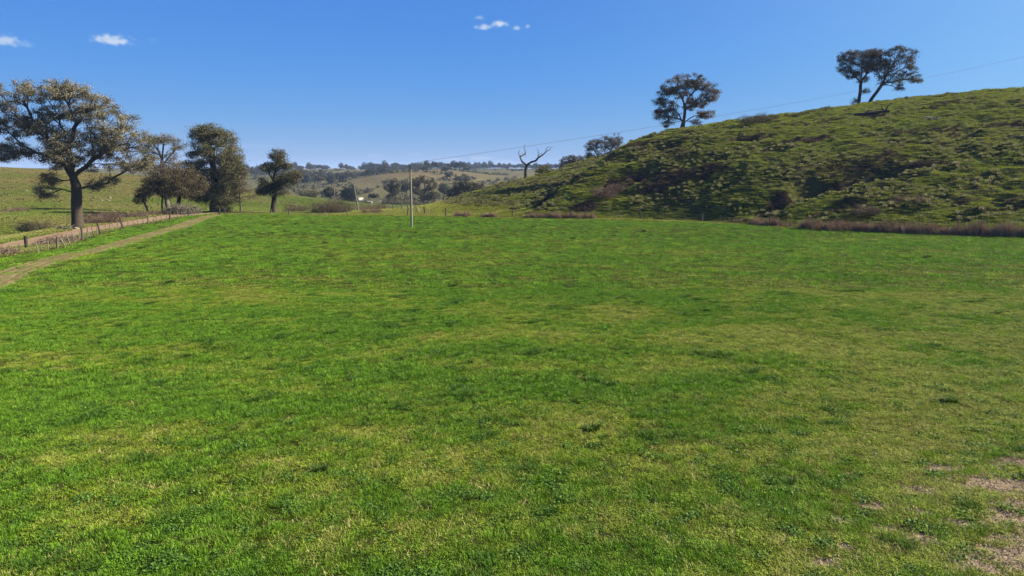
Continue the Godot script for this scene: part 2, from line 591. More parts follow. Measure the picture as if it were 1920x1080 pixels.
func paddock_grass() -> void:
	var kinds := [tuft(1, 110, 0.17, 0.08, 0.0036, 0.65, 0.08), tuft(2, 100, 0.15, 0.065, 0.004, 0.95, 0.14), leafy(3, 120, 0.17, 0.045, 0.022), tuft(4, 110, 0.14, 0.15, 0.0042, 0.6, 0.02), tuft(5, 90, 0.16, 0.06, 0.004, 1.0, 0.5)]
	var wide := [tuft(6, 60, 0.34, 0.1, 0.014, 0.7, 0.03), tuft(7, 55, 0.34, 0.085, 0.013, 0.9, 0.12)]
	var at := [[], [], [], [], [], [], []]
	var cols := [PackedColorArray(), PackedColorArray(), PackedColorArray(), PackedColorArray(), PackedColorArray(), PackedColorArray(), PackedColorArray()]
	rng.seed = 77
	var d := 8.5
	while d < 122.0:
		var near := d < 42.0
		var gap := 0.155 if d < 22.0 else 0.2 if near else 0.42 if d < 75.0 else 0.55
		var x := maxf(-0.86 * d - 4.0, look(t_fence, d) + 0.3)
		var last := 0.86 * d + 4.0
		while x < last:
			x += gap
			var px := x + rng.randf_range(-0.5, 0.5) * gap
			var pd := d + rng.randf_range(-0.5, 0.5) * gap
			if pd > look(t_edge, px) - 0.1:
				continue
			var keep := 1.0 - bare(px, pd)
			if px < -26.0:
				keep *= 0.09 + 0.91 * smoothstep(0.75, 1.5, track_gap(px, pd) + 0.5 * n_fine.get_noise_2d(px, pd))
			if rng.randf() > keep * 1.02:
				continue
			var l := clampf(lush(px, pd) + 0.35 * n_fine.get_noise_2d(px, pd) + rng.randfn(0, 0.07), 0.0, 1.0)
			var clump := n_mid.get_noise_2d(px * 1.3 + 500.0, pd * 1.3)
			var c := mixc(Color(0.2, 0.285, 0.024), Color(0.104, 0.23, 0.016), smoothstep(0.1, 0.75, l))
			c = mixc(c, Color(0.3, 0.28, 0.08), smoothstep(0.22, 0.0, l) * 0.35)
			c = shade(c, rng.randf_range(0.75, 1.15) * (1.06 - 0.06 * smoothstep(12.0, 45.0, pd)))
			var k := 0
			var s := rng.randf_range(0.8, 1.25)
			var lump := n_fine.get_noise_2d(px * 2.2 + 70.0, pd * 2.2)
			if near and lump < -0.3 and rng.randf() < 0.65:
				continue
			var tall := (0.55 + 0.42 * l) * (1.0 + 1.7 * maxf(lump, -0.42))
			if not near:
				lump = n_mid.get_noise_2d(px * 1.7, pd * 1.1)
				tall *= 1.0 + 0.9 * lump
				c = shade(c, 1.0 + 0.35 * lump)
			if near:
				if clump + 0.55 * n_fine.get_noise_2d(px * 1.2 + 30.0, pd * 1.2) > 0.52 and l > 0.3:
					k = 3
					c = mixc(c, Color(0.04, 0.105, 0.014), 0.7)
					tall = 0.5 + 1.0 * (clump - 0.3)
				elif l < 0.42:
					k = [1, 2, 4 if l < 0.22 else 0, 2, 1][rng.randi() % 5]
				else:
					k = [0, 0, 0, 2, 1][rng.randi() % 5]
				s *= 1.0 if d < 22.0 else 1.25
			else:
				k = 5 if l > 0.4 else 6
				if clump > 0.45:
					c = mixc(c, Color(0.08, 0.15, 0.02), 0.4)
					tall += 0.5
			at[k].append(spot(px, pd, s, tall))
			cols[k].append(c)
		d += gap
	var called := ["short_grass", "curly_grass", "clover", "lush_grass", "dry_grass", "distant_grass", "distant_yellow_grass"]
	var labels := ["short green grass covering the near half of the paddock", "yellowish curled short grass in the worn parts of the paddock", "low clover leaves mixed through the near paddock grass", "taller dark green grass clumps in the near paddock", "straw coloured dry grass in the thin yellow patches of the paddock", "bright green grass over the far half of the paddock", "yellow green grass in paler patches of the far paddock"]
	for k in 7:
		scatter(called[k], labels[k], "clover" if k == 2 else "grass", kinds[k] if k < 5 else wide[k - 5], M.grass, at[k], cols[k])


func flecks() -> void:   # what else grows in the sward: dry leaf tips and seed heads, and dark flat weeds added as shaded gaps
	rng.seed = 313
	var dry := tuft(91, 22, 0.17, 0.06, 0.003, 1.2, 0.0)
	var flat := leafy(92, 22, 0.12, 0.04, 0.04)
	var at := [[], []]
	var cols := [PackedColorArray(), PackedColorArray()]
	for i in 52000:
		var d := 9.0 + 46.0 * pow(rng.randf(), 1.25)
		var x := rng.randf_range(-0.84, 0.84) * (d + 3.0)
		var l := lush(x, d)
		if x < look(t_fence, d) + 3.0 or d > look(t_edge, x) - 1.0 or bare(x, d) > 0.4:
			continue
		var pick := n_fine.get_noise_2d(x * 0.8 + 200.0, d * 0.8)
		if pick - 0.9 * (l - 0.45) > 0.12:
			at[0].append(spot(x, d, rng.randf_range(0.6, 1.4), rng.randf_range(0.7, 1.3)))
			cols[0].append(shade(mixc(Color(0.26, 0.3, 0.06), Color(0.4, 0.38, 0.17), rng.randf()), rng.randf_range(0.75, 1.1)))
		elif pick < -0.3:
			at[1].append(spot(x, d, rng.randf_range(0.5, 1.5), rng.randf_range(0.6, 1.6)))
			cols[1].append(shade(mixc(Color(0.04, 0.1, 0.013), Color(0.08, 0.165, 0.03), rng.randf()), rng.randf_range(0.8, 1.2)))
	scatter("dry_flecks", "pale dry leaf tips and seed heads flecking the near paddock", "dry grass", dry, M.dry, at[0], cols[0])
	scatter("gap_shade_weeds", "flat dark broad leaved weeds standing in for shaded gaps among the near paddock grass", "weeds", flat, M.grass, at[1], cols[1])


func weeds() -> void:   # the odd darker tuft standing out of the paddock: each can be counted
	rng.seed = 5
	var m := tuft(31, 160, 0.22, 0.3, 0.012, 0.7, 0.04)
	var spots := [[-35.0, 65.0, 0.9], [13.6, 20.6, 0.6], [-3.6, 43.0, 0.7], [-26.6, 54.0, 0.8], [-19.0, 70.0, 0.9], [6.5, 74.0, 0.9], [-11.5, 82.0, 0.9], [25.0, 62.0, 0.8], [10.0, 35.0, 0.6], [-8.0, 30.0, 0.7], [-41.0, 88.0, 0.9], [-30.0, 96.0, 1.0], [35.0, 58.0, 0.9], [-22.0, 44.0, 0.8], [3.0, 92.0, 0.9], [-4.6, 15.6, 0.6], [2.2, 18.2, 0.6], [16.0, 84.0, 0.9]]
	for s in spots:
		var o := put("weed_tuft", m, M.grass)
		o.transform = spot(s[0], s[1], s[2] * 1.5, 0.75)
		tag(o, "lone dark green tuft of coarse grass standing out of the paddock", "grass tuft", "dark tufts dotted over the paddock")
	o_paint(m)


func o_paint(m: ArrayMesh) -> void:   # one shared colour for the dark tufts
	var a := m.surface_get_arrays(0)
	var c: PackedColorArray = a[Mesh.ARRAY_COLOR]
	for i in c.size():
		c[i] = Color(c[i].r * 0.06, c[i].g * 0.115, c[i].b * 0.02)
	a[Mesh.ARRAY_COLOR] = c
	m.clear_surfaces()
	m.add_surface_from_arrays(Mesh.PRIMITIVE_TRIANGLES, a)


func hill_cover() -> void:
	rng.seed = 91
	var tus := [mound(41, 190, 0.23, 0.45, 0.016), mound(42, 180, 0.3, 0.36, 0.017)]
	var low := tuft(43, 60, 0.5, 0.14, 0.02, 0.9, 0.08)
	var brown := tuft(44, 80, 0.3, 0.5, 0.014, 0.6, 0.0)
	var at := [[], [], [], []]
	var cols := [PackedColorArray(), PackedColorArray(), PackedColorArray(), PackedColorArray()]
	for i in 110000:
		var x := rng.randf_range(-31.0, 160.0)
		var e := look(t_edge, x)
		var d := e + (210.0 - e) * pow(rng.randf(), 1.2)
		if x > 0.88 * d + 8.0 or (d > 118.0 and x < -30.0) or (x > 35.0 and d > look(t_cd, x) + 14.0):
			continue
		var y := H(x, d)
		var dens := n_terr.get_noise_2d(x * 0.45, d * 0.9) + 0.5 * n_patch.get_noise_2d(x, d)
		var purple := n_patch.get_noise_2d(x * 0.8 + 300.0, d * 1.4)
		var top := smoothstep(10.0, 22.0, y) * smoothstep(25.0, 50.0, x)
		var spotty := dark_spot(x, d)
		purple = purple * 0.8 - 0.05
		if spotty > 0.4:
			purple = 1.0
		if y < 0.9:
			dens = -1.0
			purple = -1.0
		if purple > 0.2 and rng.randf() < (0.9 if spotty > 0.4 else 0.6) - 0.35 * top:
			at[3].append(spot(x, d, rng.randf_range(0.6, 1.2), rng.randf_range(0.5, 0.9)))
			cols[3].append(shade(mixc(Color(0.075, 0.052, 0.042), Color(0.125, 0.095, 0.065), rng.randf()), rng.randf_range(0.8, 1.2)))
		elif spotty < 0.3 and dens > -0.02 + 0.5 * top - (0.3 if x < 14.0 and d > 126.0 else 0.0) + rng.randfn(0, 0.12) and rng.randf() < 0.4:
			var k := rng.randi() % 2
			var s := (0.45 + 0.95 * pow(rng.randf(), 2.0)) * (1.0 - 0.4 * top)
			at[k].append(spot(x, d, s, rng.randf_range(0.7, 1.1)))
			cols[k].append(shade(mixc(Color(0.085, 0.105, 0.034), Color(0.122, 0.122, 0.07), clampf(0.45 + 0.9 * n_patch.get_noise_2d(x * 1.5 + 90.0, d * 1.5) + rng.randfn(0, 0.25), 0.0, 1.0)), rng.randf_range(0.8, 1.15)))
		else:
			at[2].append(spot(x, d, rng.randf_range(0.8, 1.4), rng.randf_range(0.7, 1.2)))
			cols[2].append(shade(mixc(Color(0.19, 0.235, 0.036), Color(0.26, 0.26, 0.07), rng.randf()), rng.randf_range(0.8, 1.15)))
	scatter("tussock_grass", "grey green tussocks bunched over the right hillside", "tussocks", tus[0], M.straw, at[0], cols[0])
	scatter("arching_tussock_grass", "broad arching pale tussocks spread over the right hillside", "tussocks", tus[1], M.straw, at[1], cols[1])
	scatter("hill_grass", "short green grass between the tussocks of the right hill", "grass", low, M.grass, at[2], cols[2])
	scatter("bracken", "dull purple brown bracken in patches over the right hillside, also standing in for shade on its left flank and hollow", "bracken", brown, M.dry, at[3], cols[3])


func slope_cover() -> void:
	rng.seed = 17
	var low := tuft(51, 60, 0.55, 0.13, 0.024, 0.9, 0.1)
	var rush := tuft(52, 70, 0.16, 0.5, 0.014, 0.5, 0.0)
	var at := [[], []]
	var cols := [PackedColorArray(), PackedColorArray()]
	for i in 70000:
		var d := 50.0 + 210.0 * pow(rng.randf(), 1.15)
		var x := rng.randf_range(-0.92 * d - 10.0, -26.0)
		if d < 121.0 and x > look(t_fence, d) - 0.4:
			continue
		if d > 121.0 and x > -30.0:
			continue
		if road_gap(x, d) < 1.7 + 0.5 * rng.randf():
			continue
		var g := 0.62 + 0.8 * n_patch.get_noise_2d(x * 0.7, d * 0.7) - 0.4 * smoothstep(150.0, 240.0, d) * smoothstep(-60.0, -110.0, x) + 0.6 * smoothstep(-85.0, -65.0, x) * smoothstep(122.0, 132.0, d)
		if rng.randf() < (0.008 + 0.22 * smoothstep(0.3, 0.5, n_terr.get_noise_2d(x * 0.5, d * 0.8))) * smoothstep(-58.0, -66.0, x):
			at[1].append(spot(x, d, rng.randf_range(0.6, 1.3), rng.randf_range(0.6, 1.0)))
			cols[1].append(shade(mixc(Color(0.1, 0.1, 0.045), Color(0.14, 0.11, 0.07), rng.randf()), rng.randf_range(0.7, 1.1)))
		else:
			at[0].append(spot(x, d, rng.randf_range(0.8, 1.4)))
			cols[0].append(shade(mixc(Color(0.25, 0.22, 0.095), Color(0.15, 0.205, 0.036), g), rng.randf_range(0.8, 1.15)))
	scatter("slope_grass", "short olive grass over the rise beyond the farm road", "grass", low, M.grass, at[0], cols[0])
	scatter("slope_rushes", "dark little rush tufts dotted over the rise beyond the road", "rushes", rush, M.dry, at[1], cols[1])


func road_gap(x: float, d: float) -> float:
	var best := 99.0
	if x < -62.0 or d > 143.0:
		return best
	for i in road.size() - 1:
		var a: Vector2 = road[i]
		var b: Vector2 = road[i + 1]
		var s := clampf((Vector2(x, d) - a).dot(b - a) / (b - a).length_squared(), 0.0, 1.0)
		best = minf(best, (Vector2(x, d) - a - (b - a) * s).length())
	return best


func rush_bed(label: String, path: Array, half: float, tall: float, per_metre: float, seed_: int) -> void:
	rng.seed = seed_
	var m: ArrayMesh = M.rush_mesh
	var at := []
	var cols := PackedColorArray()
	for i in path.size() - 1:
		var a: Vector2 = path[i]
		var b: Vector2 = path[i + 1]
		var side := (b - a).normalized().orthogonal()
		for k in int((b - a).length() * per_metre * half * 2.0):
			var s := rng.randf()
			var q := rng.randf_range(-1.0, 1.0)
			var p := a.lerp(b, s) + side * half * q * (1.0 + 0.4 * n_fine.get_noise_2d(a.lerp(b, s).x * 0.5, 7.0))
			if n_mid.get_noise_2d(p.x * 0.9 + 60.0, p.y * 0.9) < -0.3 and rng.randf() < 0.8:
				continue
			var hi := tall * (1.0 - 0.35 * q * q) * rng.randf_range(0.7, 1.15) * (1.0 + 0.55 * n_mid.get_noise_2d(p.x * 2.0, p.y * 2.0) + 0.25 * n_patch.get_noise_2d(p.x * 4.0, p.y))
			at.append(spot(p.x, p.y, 1.0, hi))
			cols.append(shade(mixc(Color(0.24, 0.155, 0.12), Color(0.3, 0.22, 0.16) if rng.randf() < 0.8 else Color(0.36, 0.33, 0.2), rng.randf()), rng.randf_range(0.75, 1.2)))
	scatter("rush_bed", label, "rushes", m, M.dry, at, cols)


# ------------------------------------------------------------------ trees
# lobes: [x, y, rx, ry, weight] in units of `unit` metres from the base, y up; depth follows rx unless given as a sixth number, and a seventh shifts it towards the viewer
func tree(called: String, label: String, where: Vector3, unit: float, stem: Array, lobes: Array, o: Dictionary) -> Node3D:
	rng.seed = o.get("seed", 1)
	var root := thing(called, label, o.get("category", "tree"), where, 0.0, o.get("group", ""))
	var pos := PackedVector3Array()
	var par := PackedInt32Array()
	var dirs := PackedVector3Array()
	var run := PackedFloat32Array()
	for i in stem.size():
		var p := Vector3(stem[i][0], stem[i][1], stem[i][2] if stem[i].size() > 2 else 0.0) * unit
		if i == 0:
			pos.append(p)
			par.append(-1)
			dirs.append(Vector3.UP)
			run.append(0.0)
			continue
		var q := pos[pos.size() - 1]
		var k := maxi(1, int((p - q).length() / (0.9 * o.get("step", 1.0))))
		for s in k:
			pos.append(q.lerp(p, (s + 1.0) / k) + Vector3(rng.randfn(), 0, rng.randfn()) * o.get("trunk_r", 0.3) * 0.1)
			par.append(pos.size() - 2)
			dirs.append((p - q).normalized())
			run.append(0.0)
	var fork: int = maxi(1, int(pos.size() * o.get("bare", 0.55)))
	var tips := []
	var heads := []
	var total := 0.0
	for l in lobes:
		total += l[4]
		var deep: float = l[5] if l.size() > 5 else l[2]
		var z: float = l[6] if l.size() > 6 else rng.randf_range(-0.6, 0.6) * l[2] * o.get("depth", 1.0)
		heads.append(Vector3(l[0], l[1] - l[3] * 0.35, z) * unit)
		l.resize(7)
		l[5] = deep
		l[6] = z
	var count: int = o.get("tips", 200)
	var fat: float = 1.11 * o.get("fat", 1.0)
	for l in lobes:
		for k in int(ceil(count * l[4] / total)):
			var u := Vector3(rng.randfn(), rng.randfn(), rng.randfn()).normalized() * pow(rng.randf_range(0.12, 1.0), 0.42)
			if u.y < 0.0:
				u.y *= 0.75
			tips.append(Vector3(l[0] + u.x * l[2] * fat, l[1] + u.y * l[3] * fat, l[6] + u.z * l[5] * fat) * unit)
	var top := pos[pos.size() - 1]
	heads.sort_custom(func(a, b): return a.distance_squared_to(top) < b.distance_squared_to(top))
	var all := heads.duplicate()
	var keyed := []
	for t in tips:
		var best := 1e9
		for h in heads:
			best = minf(best, t.distance_squared_to(h))
		keyed.append([best, t])
	keyed.sort_custom(func(a, b): return a[0] < b[0])
	for k in keyed:
		all.append(k[1])
	var step: float = o.get("step", 1.0)
	var ends := PackedInt32Array()
	var first_tip := heads.size()
	for ti in all.size():
		var t: Vector3 = all[ti]
		var best := fork
		var cost := 1e9
		for i in range(fork, pos.size()):
			var q := pos[i]
			var far := q.distance_to(t)
			if q.y > t.y:
				far += (q.y - t.y) * 0.9
			far = far * (1.25 - 0.35 * dirs[i].dot((t - q) / maxf(far, 0.001))) + run[i] * (o.get("straight", 0.62) if ti < first_tip else o.get("straight", 0.62) * 0.5)
			if far < cost:
				cost = far
				best = i
		var a := pos[best]
		var gap := a.distance_to(t)
		var k := maxi(1, int(gap / (step if ti < first_tip else step * 0.8)))
		var mid := a + dirs[best] * gap * 0.35 + Vector3(0, gap * o.get("arch", 0.08), 0)
		var last := best
		for s in k:
			var f := (s + 1.0) / k
			var p := a.lerp(mid, f).lerp(mid.lerp(t, f), f)
			if s < k - 1:
				p += Vector3(rng.randfn(), rng.randfn(), rng.randfn()) * step * o.get("kink", 0.1)
			pos.append(p)
			par.append(last)
			dirs.append((p - pos[last]).normalized())
			run.append(run[last] + p.distance_to(pos[last]))
			last = pos.size() - 1
		if ti >= first_tip:
			ends.append(last)
	# thickness, from the tips down
	var weight := PackedFloat32Array()
	weight.resize(pos.size())
	for e in ends:
		weight[e] += 1.0
	var heavy := PackedInt32Array()
	heavy.resize(pos.size())
	heavy.fill(-1)
	for i in range(pos.size() - 1, 0, -1):
		weight[i] = maxf(weight[i], 0.6)
		weight[par[i]] += weight[i]
		if heavy[par[i]] < 0 or weight[heavy[par[i]]] < weight[i]:
			heavy[par[i]] = i
	var r_tip: float = o.get("twig", 0.02)
	var r_base: float = o.get("trunk_r", 0.3)
	var whole := weight[0]
	var rad := PackedFloat32Array()
	for i in pos.size():
		rad.append(r_tip + (r_base - r_tip) * pow(weight[i] / whole, o.get("pipe", 0.6)))
	var trunk := MB.new()
	var boughs := MB.new()
	var bark: Color = o.get("bark", Color(0.1, 0.085, 0.07))
	var twigs: Color = o.get("bough", bark)
	for i in pos.size():
		if i > 0 and heavy[par[i]] == i:
			continue
		var pts := PackedVector3Array()
		var rs := PackedFloat32Array()
		if i > 0:
			pts.append(pos[par[i]])
			rs.append(minf(rad[i] * 1.15, rad[par[i]]))
		else:
			pts.append(pos[0] - Vector3(0, 0.5, 0))
			rs.append(r_base * 1.55)
		var j := i
		while j >= 0:
			pts.append(pos[j])
			rs.append(rad[j] * (1.0 + 0.25 * exp(-pos[j].y / (r_base * 1.6))))
			j = heavy[j]
		var thick := rs[mini(1, rs.size() - 1)]
		var sides := 10 if thick > 0.25 else 6 if thick > 0.09 else 4 if thick > 0.04 else 3
		(trunk if i == 0 else boughs).tube(pts, rs, sides, bark if i == 0 else mixc(bark, twigs, 1.0 - thick / r_base))
	put("trunk", trunk.mesh(), M.bark, root)
	put("branches", boughs.mesh(), M.bark, root)
	# leaves hang in loose bunches round the twig ends
	if o.get("leaves", 40) > 0:
		var crown := MB.new()
		var ca: Color = o.get("leaf_a", Color(0.075, 0.085, 0.04))
		var cb: Color = o.get("leaf_b", Color(0.14, 0.12, 0.06))
		var spread: float = o.get("spread", 0.55) * 0.62
		var long: float = o.get("leaf", 0.26) * 0.72
		var thin: float = o.get("leaf_w", 0.035) * 1.2
		for e in ends:
			var bunch := shade(mixc(ca, cb, rng.randf() * 0.8 + 0.25 * rng.randfn()), o.get("tone", 0.8))
			var many := int(o.get("leaves", 40) * 1.2 * rng.randf_range(0.45, 1.5))
			var own := spread * rng.randf_range(0.7, 1.3)
			for q in many:
				var p := pos[e] + Vector3(rng.randfn() * own, rng.randfn() * own * 0.62 - 0.1, rng.randfn() * own)
				var dir := Vector3(rng.randfn() * 0.6, -0.32 + rng.randfn() * 0.6, rng.randfn() * 0.6).normalized() * long * rng.randf_range(0.6, 1.3)
				var side := dir.cross(Vector3(rng.randfn(), rng.randfn() * 0.4, rng.randfn())).normalized()
				crown.leaf(p, dir, side, thin * rng.randf_range(0.7, 1.3), shade(bunch, rng.randf_range(0.78, 1.22)))
		put("crown", crown.mesh(), M.leaf, root)
	return root


func bush(called: String, label: String, where: Vector3, rx: float, ry: float, rz: float, o: Dictionary) -> Node3D:
	rng.seed = o.get("seed", 3)
	var root := thing(called, label, o.get("category", "bush"), where, 0.0, o.get("group", ""))
	var stems := MB.new()
	var leaves := MB.new()
	var ca: Color = o.get("a", Color(0.09, 0.065, 0.055))
	var cb: Color = o.get("b", Color(0.15, 0.11, 0.085))
	var canes: int = o.get("canes", 160)
	var lump := noise(o.get("seed", 3), 0.9 / maxf(rx, 0.6), 2)
	for k in canes:
		var a := rng.randf() * TAU
		var r := sqrt(rng.randf())
		var p := Vector3(cos(a) * r * rx, 0, sin(a) * r * rz)
		var h := ry * sqrt(maxf(0.05, 1.0 - r * r)) * rng.randf_range(0.75, 1.1) * (1.0 + 0.5 * lump.get_noise_2d(p.x, p.z))
		var way := Vector3(cos(a) + rng.randfn() * 0.6, 0, sin(a) + rng.randfn() * 0.6) * h * 0.45
		stems.tube([p * 0.9 - Vector3(0, 0.1, 0), p + way * 0.4 + Vector3(0, h * 0.8, 0), p + way + Vector3(0, h, 0), p + way * 1.7 + Vector3(0, h * 0.75, 0)], [0.02, 0.016, 0.012, 0.006], 3, shade(ca, rng.randf_range(0.8, 1.5)))
		for q in int(o.get("leaves", 14)):
			var s := rng.randf_range(0.1, 1.0)
			var at := p + way * s * 1.2 + Vector3(rng.randfn() * 0.22, h * minf(1.05, s * 1.1) + rng.randfn() * 0.1, rng.randfn() * 0.22)
			var dir: Vector3 = Vector3(rng.randfn(), rng.randfn() * 0.7 + 0.2, rng.randfn()).normalized() * o.get("leaf", 0.16) * rng.randf_range(0.6, 1.3)
			var side: Vector3 = dir.cross(Vector3(rng.randfn(), rng.randfn(), rng.randfn())).normalized()
			leaves.leaf(at, dir, side, o.get("leaf_w", 0.03), shade(mixc(ca, cb, rng.randf()), rng.randf_range(0.75, 1.25)))
	put("canes", stems.mesh(), M.dry, root)
	put("foliage", leaves.mesh(), M.dry, root)
	return root


func copy(o: Node3D, where: Vector3, turn: float, s: float, label: String, group := "") -> Node3D:
	var c: Node3D = o.duplicate()
	c.name = numbered(String(o.name).rstrip("_0123456789"))
	add_child(c)
	c.position = where
	c.rotation.y = turn
	c.scale = Vector3.ONE * s
	c.set_meta("label", label)
	c.remove_meta("group")
	if group:
		c.set_meta("group", group)
	return c


# ------------------------------------------------------------------ fences, poles, logs, buildings
func fence(called: String, label: String, path: Array, gap: float, tall: float, seed_: int, big := 5) -> Node3D:
	rng.seed = seed_
	var start := on(path[0].x, path[0].y)
	var root := thing(called, label, "fence", start)
	var tops := []
	var n := 0
	for i in path.size() - 1:
		var a: Vector2 = path[i]
		var b: Vector2 = path[i + 1]
		var steps := maxi(1, int(round((b - a).length() / gap)))
		for k in steps:
			var p := a.lerp(b, float(k) / steps)
			var at := on(p.x, p.y) - start
			var lean := Vector3(rng.randfn() * 0.16, 1, rng.randfn() * 0.1).normalized()
			var thick := n % big == 0
			var h := tall * (rng.randf_range(0.95, 1.2) if thick else rng.randf_range(0.75, 1.0))
			var r := rng.randf_range(0.085, 0.12) if thick else rng.randf_range(0.035, 0.055)
			var m := MB.new()
			var grey := rng.randf_range(0.07, 0.16) if thick else rng.randf_range(0.16, 0.32)
			m.tube([at - lean * 0.3, at + lean * h * 0.5, at + lean * h, at + lean * (h + 0.004)], [r * 1.05, r, r * 0.92, 0.004], 7 if thick else 5, Color(grey, grey * 0.9, grey * 0.8))
			put("post", m.mesh(), M.wood, root)
			tops.append([at, lean, h])
			n += 1
	for f in [0.3, 0.6, 0.9]:
		var m := MB.new()
		var pts := PackedVector3Array()
		var rs := PackedFloat32Array()
		for t in tops:
			pts.append(t[0] + t[1] * tall * 0.75 * f + Vector3(0, 0, 0.05))
			rs.append(0.006)
		m.tube(pts, rs, 3, Color(0.25, 0.24, 0.23))
		put("wire", m.mesh(), M.wire, root)
	return root


func log_(label: String, a: Vector3, b: Vector3, r: float, col: Color, seed_: int) -> void:
	rng.seed = seed_
	var root := thing("fallen_log", label, "log", a)
	var m := MB.new()
	var pts := PackedVector3Array()
	var rs := PackedFloat32Array()
	var e := b - a
	pts.append(-e * 0.001)
	rs.append(0.01)
	for i in 9:
		pts.append(e * i / 8.0 + Vector3(0, 0.12 * sin(i * 1.3) * r, rng.randfn() * r * 0.25))
		rs.append(r * (1.05 - 0.5 * i / 8.0) * rng.randf_range(0.85, 1.15))
	pts.append(e * 1.001)
	rs.append(0.01)
	m.tube(pts, rs, 8, col)
	put("trunk", m.mesh(), M.wood, root)
	for k in 3:
		var s := MB.new()
		var p := e * rng.randf_range(0.35, 0.95)
		var way := Vector3(rng.randfn() * 0.5, rng.randf_range(0.4, 1.0), rng.randfn() * 0.6) * r * 4.0
		s.tube([p, p + way * 0.5, p + way + e.normalized() * r], [r * 0.45, r * 0.3, r * 0.1], 5, col)
		put("broken_branch", s.mesh(), M.wood, root)


func stone(label: String, where: Vector3, s: Vector3, col: Color, seed_: int, group := "") -> void:
	var sp := SphereMesh.new()
	sp.radius = 1.0
	sp.height = 2.0
	sp.radial_segments = 14
	sp.rings = 8
	var a := sp.get_mesh_arrays()
	var v: PackedVector3Array = a[Mesh.ARRAY_VERTEX]
	var c := PackedColorArray()
	var nz := noise(seed_, 0.8, 3)
	for i in v.size():
		var k := 1.0 + 0.42 * nz.get_noise_3d(v[i].x * 1.4, v[i].y * 1.4, v[i].z * 1.4)
		v[i] = v[i] * s * k
		c.append(shade(col, 0.85 + 0.3 * k * 0.5))
	a[Mesh.ARRAY_VERTEX] = v
	a[Mesh.ARRAY_COLOR] = c
	var raw := ArrayMesh.new()
	raw.add_surface_from_arrays(Mesh.PRIMITIVE_TRIANGLES, a)
	var st := SurfaceTool.new()
	st.create_from(raw, 0)
	st.generate_normals()
	var o := put("stone", st.commit(), M.road)
	o.position = where
	tag(o, label, "stone", group)


func building(called: String, label: String, category: String, where: Vector3, turn: float, w: float, dep: float, wall: float, rise: float, wall_col: Color, roof_col: Color) -> void:
	var root := thing(called, label, category, where, turn)
	var m := MB.new()
	m.box(Vector3(0, wall * 0.5 - 0.2, 0), Vector3(w, wall + 0.4, dep), 0.0, wall_col)
	put("wall", m.mesh(), M.paint, root)
	var r := MB.new()   # a gable roof with some thickness
	for s in [-1.0, 1.0]:
		var f := r.v.size()
		var e := Vector3(0, 0, s * (dep * 0.5 + 0.3))
		var nn := Vector3(0, dep * 0.5, s * rise).normalized()
		for lift in [0.02, 0.14]:
			r.v.append_array([Vector3(-w * 0.5 - 0.3, wall + rise + lift, 0), Vector3(w * 0.5 + 0.3, wall + rise + lift, 0), e + Vector3(w * 0.5 + 0.3, wall - 0.15 + lift, 0), e + Vector3(-w * 0.5 - 0.3, wall - 0.15 + lift, 0)])
		for k in 8:
			r.n.append(nn)
			r.c.append(roof_col)
		for q in [[4, 5, 6, 7], [3, 2, 1, 0], [7, 6, 2, 3], [4, 7, 3, 0], [6, 5, 1, 2]]:
			r.ix.append_array([f + q[0], f + q[1], f + q[2], f + q[0], f + q[2], f + q[3]])
	for s in [-1.0, 1.0]:
		var f := r.v.size()
		r.v.append_array([Vector3(s * w * 0.5, wall - 0.01, -dep * 0.5), Vector3(s * w * 0.5, wall + rise, 0), Vector3(s * w * 0.5, wall - 0.01, dep * 0.5)])
		for k in 3:
			r.n.append(Vector3(s, 0, 0))
			r.c.append(wall_col)
		r.ix.append_array([f, f + 1, f + 2])
	put("roof", r.mesh(), M.paint, root)
	for k in [-0.3, 0.05]:
		var g := MB.new()
		g.box(Vector3(w * k, wall * 0.6, dep * 0.5), Vector3(w * 0.16, wall * 0.4, 0.08), 0.0, Color(0.05, 0.06, 0.07))
		put("window", g.mesh(), M.paint, root)
	var g := MB.new()
	g.box(Vector3(w * 0.32, wall * 0.4, dep * 0.5), Vector3(w * 0.13, wall * 0.8, 0.08), 0.0, Color(0.16, 0.12, 0.09))
	put("door", g.mesh(), M.paint, root)


